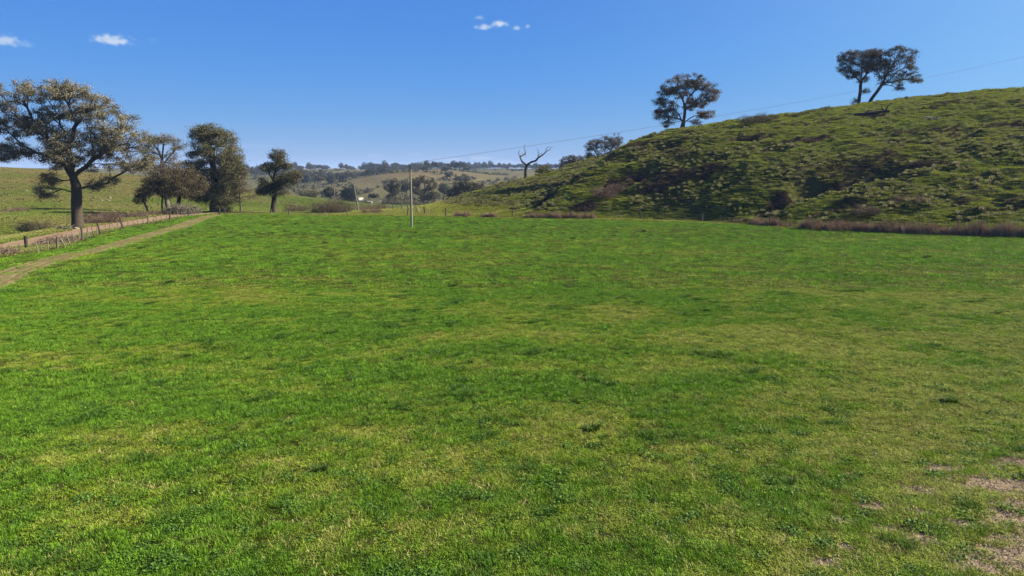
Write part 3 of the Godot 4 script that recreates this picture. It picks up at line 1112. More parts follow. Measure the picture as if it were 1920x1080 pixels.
# ------------------------------------------------------------------ the place
func _ready() -> void:
	var cam := Camera3D.new()
	cam.name = "camera"
	cam.fov = 45.2
	cam.near = 0.1
	cam.far = 9000.0
	cam.position = Vector3(0, EYE, 0)
	cam.rotation_degrees = Vector3(-9.41, 0, 0)
	add_child(cam)
	cam.current = true

	var env := Environment.new()
	env.background_mode = Environment.BG_SKY
	env.tonemap_mode = Environment.TONE_MAPPER_LINEAR
	env.tonemap_exposure = 3.4
	env.sdfgi_enabled = true
	env.ssao_enabled = true
	env.ssil_enabled = true
	env.fog_enabled = true
	env.fog_density = 0.00012
	env.fog_light_color = Color(0.62, 0.74, 0.95)
	var sky := PanoramaSkyMaterial.new()
	sky.panorama = clear_sky(SUN.normalized())
	env.sky = Sky.new()
	env.sky.sky_material = sky
	env.sky_rotation = Vector3(0, PI, 0)
	env.background_energy_multiplier = 0.294
	var we := WorldEnvironment.new()
	we.name = "world_environment"
	we.environment = env
	add_child(we)

	var sun := DirectionalLight3D.new()
	sun.name = "sun"
	sun.light_energy = 1.6
	sun.light_color = Color(1.0, 0.93, 0.8)
	sun.light_angular_distance = 0.5
	sun.shadow_enabled = true
	add_child(sun)
	sun.look_at_from_position(Vector3.ZERO, -SUN, Vector3.UP)

	n_roll = noise(1, 0.05)
	n_bump = noise(2, 0.55)
	n_patch = noise(3, 0.045, 4)
	n_mid = noise(4, 0.28, 3)
	n_fine = noise(5, 1.1, 2)
	n_far = noise(6, 0.006, 4)
	n_terr = noise(7, 0.16, 3)
	tables()
	materials()

	# ---------------- the setting
	var pad := func(a: float, b: float) -> Vector2:
		var x := lerpf(-42.0, 150.0, a)
		var d := lerpf(2.0, look(t_edge, x) + 0.6, b)
		return Vector2(x + (look(t_fence, d) + 42.0) * pow(1.0 - a, 3.0), d)
	sheet("paddock", 420, 330, pad, paddock_tint, M.ground)
	sheet("roadside_ground", 210, 150, func(a, b):
		var d := lerpf(18.0, 121.0, b)
		return Vector2(lerpf(-330.0, look(t_fence, d) + 0.25, 1.0 - pow(1.0 - a, 2.2)), d), slope_tint, M.ground)
	sheet("valley_pasture", 270, 190, func(a, b):
		var x := lerpf(-340.0, -29.8, 1.0 - pow(1.0 - a, 1.4))
		var e := minf(121.0, look(t_edge, x))
		return Vector2(x, e - 1.2 if b == 0.0 else lerpf(e + 0.1, 330.0, pow(b, 1.3))), slope_tint, M.ground)
	sheet("hillside", 400, 330, func(a, b):
		var x := lerpf(-30.0, 230.0, pow(a, 1.25))
		return Vector2(x, look(t_edge, x) - 1.2 if b == 0.0 else lerpf(look(t_edge, x) + 0.1, 330.0, pow(b, 1.5))), hill_tint, M.ground)
	sheet("far_hills", 240, 200, func(a, b):
		var d := lerpf(329.5, 2300.0, pow(b, 1.4))
		return Vector2(lerpf(-1.1, 0.9, a) * (d + 60.0), d), far_tint, M.far)
	sheet("worn_ground", 230, 190, func(a, b):
		return Vector2(lerpf(3.4, 16.5, a), lerpf(10.2, 18.6, b)), worn_tint, M.soil)
	mountain()
	ribbon("dirt_track", track, 1.25, 0.03, func(x, d, s):
		var g := clampf(0.5 + 0.6 * n_mid.get_noise_2d(x, d) + 0.5 * n_fine.get_noise_2d(x, d) - 0.5 * absf(absf(s) - 0.5) - 0.35 * exp(-pow(s / 0.22, 2.0)), 0.0, 1.0)
		return mixc(Color(0.17, 0.165, 0.065), Color(0.36, 0.295, 0.18), g))
	ribbon("farm_road", road, 1.6, 0.05, func(x, d, s):
		return shade(mixc(Color(0.37, 0.275, 0.2), Color(0.3, 0.2, 0.14), 0.5 + 0.8 * n_mid.get_noise_2d(x, d)), 1.0 - 0.12 * exp(-pow(s / 0.25, 2.0))))

	# ---------------- ground cover
	paddock_grass()
	flecks()
	hill_cover()
	slope_cover()
	M.rush_mesh = tuft(61, 46, 0.2, 1.0, 0.011, 0.32, 0.0)
	rush_bed("long band of purple brown rushes along the right foot of the hill", [Vector2(37.5, 89.5), Vector2(42, 85.5), Vector2(46.5, 82.5), Vector2(56.5, 77), Vector2(68, 72), Vector2(82, 65)], 1.3, 1.6, 12.0, 1)
	rush_bed("short clump of purple rushes left of the long rush band", [Vector2(33.2, 96), Vector2(35.0, 93), Vector2(36.6, 91)], 0.9, 1.2, 11.0, 2)
	rush_bed("purple brown rush bed at the hill foot right of the grey pole", [Vector2(2, 110), Vector2(7, 109.2), Vector2(13, 108.6)], 0.9, 1.15, 12.0, 3)
	rush_bed("small round rush clump by the fence just right of the grey pole", [Vector2(-9.5, 114), Vector2(-6.9, 113.2)], 0.8, 1.0, 14.0, 4)
	rush_bed("small rush clump between the round clump and the rush bed", [Vector2(-4.9, 112.6), Vector2(-2.4, 111.6)], 0.7, 0.95, 14.0, 5)
	rush_bed("loose brown rushes on the slope just above the long rush band", [Vector2(50, 92), Vector2(54, 90)], 1.0, 1.0, 7.0, 6)
	rush_bed("two thin rush clumps by the fence posts at the bend of the hill foot", [Vector2(31.0, 100), Vector2(33.2, 97.8)], 0.6, 0.95, 5.0, 8)
	weeds()

	near_trees()
	hill_things()
	valley_things()
	far_trees()
	fences_and_poles()
	small_things()


func clear_sky(sun: Vector3) -> ImageTexture:   # a clear spring sky, paler towards the horizon and towards the sun
	var sw := 1024
	var low := PackedByteArray()
	low.resize(sw * sw / 2 * 3)
	for y in sw / 2:
		var up := (0.5 - (y + 0.5) / (sw * 0.5)) * PI
		var h := maxf(sin(up), 0.0)
		var dim := 1.0 - 0.3 * h
		var base := Color((0.076 + 0.345 * exp(-h / 0.062)) * dim, (0.185 + 0.335 * exp(-h / 0.18)) * dim, (0.73 + 0.09 * exp(-pow((h - 0.15) / 0.13, 2.0))) * dim)
		for x in sw:
			var az := ((x + 0.5) / sw - 0.5) * TAU
			var away := acos(clampf(Vector3(sin(az) * cos(up), sin(up), -cos(az) * cos(up)).dot(sun), -1.0, 1.0))
			var a := pow(maxf(0.0, 1.0 - away / 1.5), 2.0)
			var c := Color(base.r + 0.62 * a, base.g + 0.95 * a, base.b + 0.66 * a).linear_to_srgb()
			var k := (y * sw + x) * 3
			low[k] = clampi(int(c.r * 255.0 + 0.5), 0, 255)
			low[k + 1] = clampi(int(c.g * 255.0 + 0.5), 0, 255)
			low[k + 2] = clampi(int(c.b * 255.0 + 0.5), 0, 255)
	var im := Image.create_from_data(sw, sw / 2, false, Image.FORMAT_RGB8, low)
	var w := 4096
	im.resize(w, w / 2, Image.INTERPOLATE_CUBIC)
	var nz := noise(31, 0.9, 4)
	# azimuth from the view's middle, height, half width, half height, strength (degrees)
	var list := [[-28.95, 9.05, 1.35, 0.42, 0.95], [-26.5, 9.25, 0.35, 0.2, 0.16], [-2.3, 11.25, 0.75, 0.26, 0.85], [-1.0, 11.5, 0.75, 0.3, 1.0], [0.35, 11.2, 0.4, 0.2, 0.75], [1.2, 11.32, 0.24, 0.16, 0.7], [-2.6, 11.95, 0.5, 0.18, 0.55],
		[-35.1, 8.45, 0.9, 0.45, 0.8], [-34.0, 8.35, 0.5, 0.3, 0.3], [-5.0, 1.15, 1.2, 0.16, 0.4], [-2.6, 1.25, 1.3, 0.2, 0.4], [-11.1, 1.45, 0.7, 0.12, 0.35], [-7.8, 1.6, 0.5, 0.1, 0.3], [-0.6, 0.9, 1.6, 0.2, 0.35], [-20.0, 2.1, 2.0, 0.2, 0.12],
		[-62.0, 12.0, 2.2, 0.6, 0.8], [-95.0, 9.0, 1.8, 0.5, 0.8], [140.0, 11.0, 1.9, 0.5, 0.8], [175.0, 8.0, 1.5, 0.4, 0.8], [-140.0, 14.0, 2.0, 0.6, 0.8], [95.0, 2.0, 2.5, 0.25, 0.35], [-120.0, 1.6, 2.2, 0.2, 0.35]]
	var per := w / 360.0
	for c in list:
		var cx: float = (c[0] + 180.0) * per
		var cy: float = (90.0 - c[1]) * per
		var rx := int(c[2] * per * 1.6)
		var ry := int(c[3] * per * 2.0)
		for y in range(int(cy) - ry, int(cy) + ry):
			for x in range(int(cx) - rx, int(cx) + rx):
				var u: float = (x - cx) / (c[2] * 1.15 * per)
				var v: float = (y - cy) / (c[3] * 1.15 * per)
				if v > 0.0:
					v *= 1.5
				var q := 1.0 - sqrt(u * u + v * v) + 0.55 * nz.get_noise_2d(x / per * 2.2, y / per * 3.5)
				var a: float = smoothstep(0.0, 0.75, q) * c[4]
				if a > 0.004:
					var xx := posmod(x, w)
					im.set_pixel(xx, y, im.get_pixel(xx, y).lerp(Color(0.9, 0.91, 0.96), a * 0.85))
	return ImageTexture.create_from_image(im)


func mountain() -> void:
	var b := MB.new()
	var nz := noise(41, 0.0016, 4)
	var nx := 150
	for j in 9:
		for i in nx + 1:
			var x := lerpf(-4600.0, 600.0, float(i) / nx)
			var d := 3300.0 + j * 130.0
			var ridge := 12.0 + 42.0 * exp(-pow((x + 1880.0) / 260.0, 2.0)) + 22.0 * exp(-pow((x + 2600.0) / 400.0, 2.0)) + 14.0 * nz.get_noise_2d(x, 0.0)
			b.v.append(Vector3(x, -12.0 + (ridge + 12.0) * sin(PI * j / 8.0) + 6.0 * nz.get_noise_2d(x * 4.0, d * 4.0), -d))
	var w := nx + 1
	b.n.resize(b.v.size())
	for k in b.v.size():
		var i := k % w
		var j := k / w
		b.n[k] = (b.v[j * w + mini(i + 1, nx)] - b.v[j * w + maxi(i - 1, 0)]).cross(b.v[mini(j + 1, 8) * w + i] - b.v[maxi(j - 1, 0) * w + i]).normalized()
		b.c.append(Color(0.05, 0.065, 0.045))
	for j in 8:
		for i in nx:
			var a := j * w + i
			b.ix.append_array([a, a + w, a + w + 1, a, a + w + 1, a + 1])
	var o := put("distant_mountain", b.mesh(), M.far)
	o.set_meta("kind", "structure")


func near_trees() -> void:
	var grey_a := Color(0.075, 0.074, 0.05)
	var grey_b := Color(0.17, 0.152, 0.105)
	# the big old gum beside the farm road; numbers in lobes are tenths of its height in shape units of 0.0687 m
	tree("gum_tree", "big old spreading gum with a forked dark trunk beside the farm road", on(-56.6, 90.3), 0.0658,
		[[0, -3], [1, 30], [3, 62], [4, 82]],
		[[-72, 255, 46, 22, 1.3], [5, 258, 42, 20, 1.3], [52, 238, 36, 24, 1.2], [22, 270, 20, 12, 0.4], [-118, 234, 18, 12, 0.3], [-112, 195, 36, 28, 1.1], [-127, 145, 30, 16, 0.9], [-88, 150, 26, 18, 0.6], [-45, 190, 34, 24, 0.9],
			[3, 140, 42, 34, 2.4, 40, 20], [-30, 150, 26, 22, 0.8], [60, 150, 30, 22, 0.8], [94, 202, 40, 28, 1.3], [120, 165, 34, 28, 1.1], [104, 124, 42, 16, 0.9], [145, 130, 22, 14, 0.4], [-48, 70, 18, 16, 0.4], [-40, 92, 16, 14, 0.3], [46, 84, 18, 9, 0.3], [70, 90, 16, 10, 0.25], [-25, 225, 30, 20, 0.7], [30, 214, 26, 16, 0.6], [-72, 205, 30, 22, 0.9], [80, 165, 24, 20, 0.7], [-6, 180, 26, 18, 0.5], [50, 180, 24, 18, 0.5]],
		{"seed": 4, "tips": 860, "leaves": 88, "trunk_r": 0.64, "twig": 0.025, "spread": 0.5, "leaf": 0.3, "leaf_w": 0.034, "tone": 1.0, "leaf_a": grey_a, "leaf_b": Color(0.19, 0.17, 0.12), "bark": Color(0.105, 0.088, 0.075), "bough": Color(0.13, 0.12, 0.11), "bare": 0.75, "kink": 0.16, "depth": 0.9})
	# the group where the road turns
	tree("gum_tree", "tall dense gum with pale upper limbs behind the end of the road", on(-56.0, 131.0), 0.0997,
		[[0, -3], [2, 25], [3, 70], [2, 105]],
		[[-14, 144, 17, 12, 0.9], [2, 148, 20, 11, 1], [24, 134, 18, 16, 1], [40, 104, 13, 20, 0.9], [46, 78, 12, 16, 0.8], [-18, 118, 24, 20, 1], [12, 113, 26, 20, 1], [33, 92, 16, 20, 0.8], [8, 82, 26, 20, 1], [-4, 55, 28, 20, 1.2], [36, 70, 13, 12, 0.5], [-28, 95, 20, 18, 0.9], [30, 44, 18, 20, 1.1], [14, 26, 28, 14, 1.2], [-26, 35, 20, 18, 0.9], [42, 58, 12, 14, 0.6], [-30, 66, 16, 16, 0.7]],
		{"seed": 12, "fat": 1.14, "tone": 0.95, "tips": 760, "leaves": 80, "trunk_r": 0.8, "twig": 0.025, "spread": 0.72, "leaf": 0.34, "leaf_w": 0.045, "leaf_a": Color(0.055, 0.062, 0.032), "leaf_b": Color(0.125, 0.115, 0.06), "bark": Color(0.09, 0.08, 0.07), "bough": Color(0.42, 0.37, 0.31), "bare": 0.35, "arch": 0.15})
	tree("gum_tree", "thin open gum with an airy flat crown between big gum and tall gum", on(-69.0, 140.0), 0.1065,
		[[0, -3], [-6, 40], [-8, 75], [-6, 95]],
		[[-24, 132, 20, 8, 1], [8, 134, 26, 8, 1.1], [-35, 115, 16, 12, 0.6], [25, 122, 16, 10, 0.6], [-14, 108, 24, 12, 0.5], [-30, 85, 18, 16, 0.8], [20, 92, 16, 14, 0.5], [5, 75, 20, 16, 0.5]],
		{"seed": 13, "tips": 260, "leaves": 44, "trunk_r": 0.42, "twig": 0.025, "spread": 0.65, "leaf": 0.3, "leaf_w": 0.036, "leaf_a": grey_a, "leaf_b": grey_b, "bark": Color(0.2, 0.18, 0.16)})
	tree("wattle_tree", "low broad brownish tree with a rounded crown in front of the thin gum", on(-60.2, 125.0), 0.0951,
		[[0, -3], [2, 14], [6, 28], [8, 36]],
		[[-12, 70, 33, 20, 1.2], [18, 74, 27, 20, 1.1], [-28, 52, 18, 15, 0.8], [20, 45, 28, 20, 1.1], [-5, 48, 26, 16, 1], [42, 50, 18, 18, 0.7]],
		{"seed": 14, "tips": 380, "leaves": 60, "trunk_r": 0.34, "twig": 0.02, "spread": 0.6, "leaf": 0.26, "leaf_w": 0.045, "leaf_a": Color(0.055, 0.045, 0.028), "leaf_b": Color(0.11, 0.092, 0.055), "bark": Color(0.07, 0.06, 0.05)})
	tree("small_tree", "small dark leaning tree at the left end of the road group", on(-63.4, 121.5), 0.0925,
		[[0, -3], [-5, 16], [-8, 26]],
		[[-6, 44, 13, 12, 1], [4, 56, 12, 11, 0.9], [-14, 32, 9, 8, 0.5]],
		{"seed": 15, "tips": 110, "leaves": 46, "trunk_r": 0.16, "twig": 0.018, "spread": 0.5, "leaf": 0.26, "leaf_w": 0.042, "leaf_a": Color(0.04, 0.042, 0.024), "leaf_b": Color(0.085, 0.075, 0.04), "bark": Color(0.11, 0.1, 0.09)})
	tree("small_tree", "small dark round tree just right of the leaning small tree", on(-61.6, 122.5), 0.0933,
		[[0, -3], [0, 18], [2, 30]],
		[[-4, 46, 14, 14, 1], [8, 52, 14, 12, 1], [-2, 64, 12, 10, 0.6], [10, 34, 8, 7, 0.3]],
		{"seed": 16, "tips": 120, "leaves": 48, "trunk_r": 0.15, "twig": 0.018, "spread": 0.5, "leaf": 0.26, "leaf_w": 0.042, "leaf_a": Color(0.04, 0.042, 0.024), "leaf_b": Color(0.085, 0.075, 0.04), "bark": Color(0.1, 0.09, 0.08)})
	tree("sapling", "thin half bare sapling between the tall gum and the leaning dark gum", on(-51.3, 131.5), 0.1,
		[[0, -3], [0, 25], [1, 48]],
		[[2, 58, 13, 14, 1], [14, 44, 14, 10, 0.8], [-10, 42, 12, 10, 0.6], [22, 30, 10, 8, 0.35], [4, 70, 7, 7, 0.5], [-12, 24, 9, 8, 0.25]],
		{"seed": 17, "tips": 150, "leaves": 20, "trunk_r": 0.15, "twig": 0.02, "spread": 0.55, "leaf": 0.26, "leaf_w": 0.034, "leaf_a": grey_a, "leaf_b": Color(0.16, 0.12, 0.08), "bark": Color(0.16, 0.14, 0.125), "bare": 0.2})
	tree("gum_tree", "dark gum with a bent trunk and stepped crown standing alone behind the paddock", on(-43.6, 127.5), 0.0975,
		[[-3, -3], [0, 22], [3, 40], [2, 50]],
		[[10, 106, 12, 12, 0.8], [16, 92, 14, 9, 0.7], [-6, 86, 11, 9, 0.7], [28, 88, 8, 6, 0.3], [-10, 52, 20, 13, 1.2], [20, 60, 23, 14, 1.3], [38, 68, 14, 11, 0.7], [6, 40, 22, 9, 0.7], [-22, 42, 9, 10, 0.5], [46, 74, 8, 6, 0.3]],
		{"seed": 18, "tips": 320, "leaves": 60, "trunk_r": 0.42, "twig": 0.02, "spread": 0.55, "leaf": 0.28, "leaf_w": 0.045, "leaf_a": Color(0.05, 0.055, 0.028), "leaf_b": Color(0.115, 0.105, 0.05), "bark": Color(0.075, 0.065, 0.055), "bare": 0.7})
	bush("bush", "grey leafy bush at the foot of the road group", on(-57.6, 121.5), 2.6, 1.9, 1.6, {"seed": 21, "a": Color(0.085, 0.08, 0.065), "b": Color(0.17, 0.155, 0.13), "canes": 150, "leaves": 40, "leaf": 0.2, "leaf_w": 0.045})
	bush("bush", "low leafy bush beside the foot of the tall gum", on(-53.8, 129.0), 1.6, 1.6, 1.4, {"seed": 22, "a": Color(0.06, 0.06, 0.035), "b": Color(0.12, 0.1, 0.06), "canes": 70, "leaves": 24, "leaf": 0.22, "leaf_w": 0.045})
	var br := "bramble_bush"
	bush(br, "brown bramble heap right behind the big gum's trunk", on(-58.9, 99.5), 2.6, 1.5, 1.5, {"seed": 23, "canes": 220, "category": "bramble"})
	bush(br, "flat purple bramble strip under the two small dark trees", on(-61.5, 119.0), 3.2, 0.75, 1.4, {"seed": 24, "canes": 170, "category": "bramble"})
	bush(br, "thin purple bramble patch right of the brown bramble heap", on(-61.0, 112.0), 2.2, 0.85, 1.2, {"seed": 25, "canes": 120, "category": "bramble"})
	bush(br, "dark bramble filling the dip between the road and the near fence", on(-46.6, 71.0), 1.0, 0.55, 3.4, {"seed": 26, "canes": 200, "category": "bramble", "b": Color(0.17, 0.14, 0.1)})
	bush(br, "low bramble at the left edge beside the near fence", on(-44.8, 60.0), 1.4, 0.6, 1.4, {"seed": 27, "canes": 110, "category": "bramble", "b": Color(0.17, 0.13, 0.1)})
	bush(br, "dark scrub on the creek bank left of the big gum", on(-62.5, 92.0), 3.2, 1.1, 1.2, {"seed": 28, "canes": 180, "category": "bramble", "a": Color(0.06, 0.055, 0.035)})
	bush(br, "low dark scrub at the far left beyond the road", on(-64.5, 82.0), 3.0, 0.8, 1.2, {"seed": 29, "canes": 130, "category": "bramble", "a": Color(0.06, 0.06, 0.035)})
	bush(br, "low purple mound far left on the grassy rise", on(-92.0, 128.0), 3.6, 0.8, 1.5, {"seed": 30, "canes": 110, "category": "bramble"})
	bush(br, "rounded brown bramble mound right of the bent dark gum", on(-41.3, 133.0), 2.4, 1.4, 1.5, {"seed": 31, "a": Color(0.065, 0.048, 0.04), "b": Color(0.11, 0.085, 0.065), "canes": 170, "category": "bramble"})
	bush(br, "largest dark bramble mound in front of the leaning pole", on(-33.4, 128.0), 3.5, 2.3, 2.2, {"seed": 32, "a": Color(0.06, 0.045, 0.038), "b": Color(0.1, 0.075, 0.06), "canes": 380, "category": "bramble"})
	bush(br, "small flat bramble just right of the largest bramble mound", on(-25.0, 125.0), 2.1, 0.8, 1.2, {"seed": 33, "canes": 120, "category": "bramble"})
	bush(br, "long bramble bank behind the leaning pole", on(-29.8, 147.0), 5.0, 1.5, 1.6, {"seed": 34, "canes": 240, "category": "bramble"})


func hill_things() -> void:
	tree("gum_tree", "round open gum on the hill's left shoulder against the sky", on(36.3, 150.5), 0.1145,
		[[-2, -4], [0, 10], [2, 26], [3, 38]],
		[[5, 88, 26, 13, 1], [-22, 76, 18, 12, 0.8], [28, 80, 14, 10, 0.6], [46, 64, 14, 16, 0.9], [30, 50, 18, 12, 0.8], [-6, 66, 22, 14, 0.7], [-44, 50, 12, 9, 0.4], [-28, 44, 18, 12, 0.7], [-42, 28, 12, 10, 0.6], [-20, 24, 14, 10, 0.4], [44, 28, 18, 8, 0.6], [12, 44, 14, 10, 0.4], [-26, 10, 10, 6, 0.2], [22, 12, 8, 5, 0.15], [-38, 66, 10, 8, 0.4]],
		{"seed": 51, "tone": 1.0, "fat": 1.08, "tips": 430, "leaves": 64, "trunk_r": 0.4, "twig": 0.028, "spread": 0.5, "leaf": 0.32, "leaf_w": 0.045, "leaf_a": Color(0.06, 0.055, 0.035), "leaf_b": Color(0.15, 0.105, 0.055), "bark": Color(0.11, 0.1, 0.09), "bough": Color(0.17, 0.15, 0.14), "bare": 0.25})
	# two stems that share one crown
	var st: Array = [[0, -4], [2, 12], [3, 28], [2, 40]]
	tree("gum_tree", "upright left stem of the twin gums on the hill crest", on(80.8, 166.5), 0.1267, st,
		[[-24, 92, 16, 9, 1], [2, 95, 20, 9, 1], [-28, 74, 14, 12, 0.9], [-20, 58, 14, 10, 0.7], [0, 66, 16, 12, 0.7], [-8, 82, 14, 10, 0.6], [14, 84, 14, 12, 0.6], [-6, 12, 6, 6, 0.15], [10, 28, 8, 6, 0.2], [6, 50, 10, 8, 0.3], [20, 94, 14, 8, 0.7], [18, 70, 14, 12, 0.9], [28, 82, 14, 12, 0.8]],
		{"seed": 52, "tone": 1.0, "tips": 380, "leaves": 50, "trunk_r": 0.36, "twig": 0.026, "spread": 0.52, "leaf": 0.34, "leaf_w": 0.045, "leaf_a": Color(0.045, 0.042, 0.028), "leaf_b": Color(0.11, 0.08, 0.05), "bark": Color(0.08, 0.07, 0.065), "bough": Color(0.12, 0.105, 0.1), "bare": 0.45})
	tree("gum_tree", "right leaning stem of the twin gums with a hanging dead bunch", on(83.1, 166.0), 0.1267, [[0, -4], [4, 8], [12, 20], [22, 34]],
		[[38, 92, 18, 9, 1], [58, 84, 16, 14, 1.2], [68, 70, 9, 10, 0.6], [34, 70, 16, 10, 1.0], [20, 78, 14, 12, 0.7], [46, 56, 20, 9, 0.7], [26, 54, 16, 11, 0.7], [62, 46, 18, 8, 0.6], [82, 44, 12, 7, 0.6], [74, 56, 12, 9, 0.5], [38, 40, 16, 7, 0.4], [55, 30, 5, 11, 0.55], [20, 40, 10, 9, 0.3], [10, 90, 14, 8, 0.7], [8, 66, 13, 12, 0.8], [84, 42, 9, 5, 0.4]],
		{"seed": 53, "tone": 1.0, "tips": 320, "leaves": 50, "trunk_r": 0.36, "twig": 0.026, "spread": 0.52, "leaf": 0.34, "leaf_w": 0.045, "leaf_a": Color(0.04, 0.038, 0.026), "leaf_b": Color(0.105, 0.075, 0.045), "bark": Color(0.08, 0.07, 0.065), "bough": Color(0.12, 0.105, 0.1), "bare": 0.3})
	tree("gum_tree", "ragged crowned gum showing over the hill's left slope", on(30.0, 231.0), 0.2,
		[[0, -14], [0, 12], [1, 22]],
		[[-18, 42, 12, 12, 1], [2, 46, 16, 12, 1.2], [18, 48, 14, 13, 1], [-6, 28, 22, 12, 1], [24, 36, 12, 12, 0.6], [-24, 24, 7, 9, 0.4]],
		{"seed": 54, "tips": 260, "leaves": 34, "trunk_r": 0.4, "twig": 0.03, "spread": 0.6, "leaf": 0.42, "leaf_w": 0.07, "leaf_a": Color(0.055, 0.05, 0.035), "leaf_b": Color(0.135, 0.095, 0.06), "bark": Color(0.15, 0.13, 0.12)})
	tree("gum_tree", "low dark flat topped gum left of the ragged gum behind the slope", on(18.6, 214.0), 0.178,
		[[0, -8], [0, 8], [-2, 14]],
		[[-8, 26, 14, 9, 1], [8, 28, 16, 8, 1.1], [-12, 14, 10, 9, 0.7], [20, 22, 8, 6, 0.4], [2, 14, 16, 9, 0.8]],
		{"seed": 55, "tips": 170, "leaves": 40, "trunk_r": 0.3, "twig": 0.03, "spread": 0.55, "leaf": 0.4, "leaf_w": 0.07, "leaf_a": Color(0.045, 0.042, 0.028), "leaf_b": Color(0.1, 0.075, 0.05), "bark": Color(0.1, 0.09, 0.08)})
	# the bare dead tree on the spur
	tree("dead_tree", "bare dead tree with two upswept limbs on the low spur", on(3.3, 175.0), 0.1331,
		[[0, -3], [1, 12], [2, 24]],
		[[-6, 34, 1, 2, 0.3, 3, 0], [-10, 46, 5, 12, 1, 5, 2], [0, 52, 5, 14, 1, 5, -2], [20, 36, 2, 3, 0.3, 3, 0], [30, 46, 6, 5, 0.6, 4, 0], [42, 56, 10, 7, 1, 5, 2], [24, 52, 5, 7, 0.4, 4, -2]],
		{"seed": 63, "straight": 0.1, "tips": 44, "leaves": 0, "trunk_r": 0.42, "twig": 0.02, "pipe": 0.8, "bark": Color(0.15, 0.135, 0.125), "bough": Color(0.22, 0.2, 0.19), "bare": 0.9, "kink": 0.09, "arch": 0.02, "step": 0.8})
	bush("bush", "yellow green bush right of the dead tree on the spur", on(7.9, 178.0), 1.7, 2.1, 1.6, {"seed": 61, "a": Color(0.06, 0.065, 0.02), "b": Color(0.12, 0.12, 0.035), "canes": 90, "leaves": 26, "leaf": 0.26, "leaf_w": 0.05})
	bush("bush", "purple brown bush low on the hill above the rush bed", on(15.4, 116.0), 1.9, 2.0, 1.4, {"seed": 62, "a": Color(0.08, 0.055, 0.048), "b": Color(0.15, 0.1, 0.085), "canes": 130, "leaves": 20})
	bush("bush", "smaller purple brown bush beside the bush above the rush bed", on(18.0, 118.0), 1.3, 1.2, 1.0, {"seed": 64, "a": Color(0.08, 0.055, 0.048), "b": Color(0.15, 0.1, 0.085), "canes": 80, "leaves": 18})
	bush("bramble_bush", "dark bramble on the upper hill below the round gum", on(46.0, 136.0), 2.2, 1.4, 1.4, {"seed": 65, "canes": 150, "a": Color(0.05, 0.045, 0.03), "b": Color(0.09, 0.075, 0.05), "category": "bramble"})
	bush("bramble_bush", "darker bramble just right of the bramble below the round gum", on(49.8, 138.5), 2.0, 1.6, 1.4, {"seed": 66, "canes": 150, "a": Color(0.045, 0.04, 0.028), "b": Color(0.08, 0.07, 0.045), "category": "bramble"})
	bush("bramble_bush", "brown scrub heap on the lower hill above the long rush band", on(46.0, 90.0), 1.8, 1.1, 1.2, {"seed": 67, "canes": 120, "category": "bramble"})


func valley_tree(called: String, label: String, px: float, d: float, lobes: Array, seed_: int, a: Color, b: Color, extra := {}) -> void:
	var o := {"seed": seed_, "tips": 110, "leaves": 34, "trunk_r": 0.35, "twig": 0.04, "spread": 0.8, "leaf": 0.6, "leaf_w": 0.13, "step": 1.8, "leaf_a": a, "leaf_b": b, "bark": Color(0.1, 0.09, 0.08), "bare": 0.4}
	o.merge(extra, true)
	tree(called, label, on(px * d, d), d / 1314.0, [[0, -4], [0, 6], [1, 14]], lobes, o)


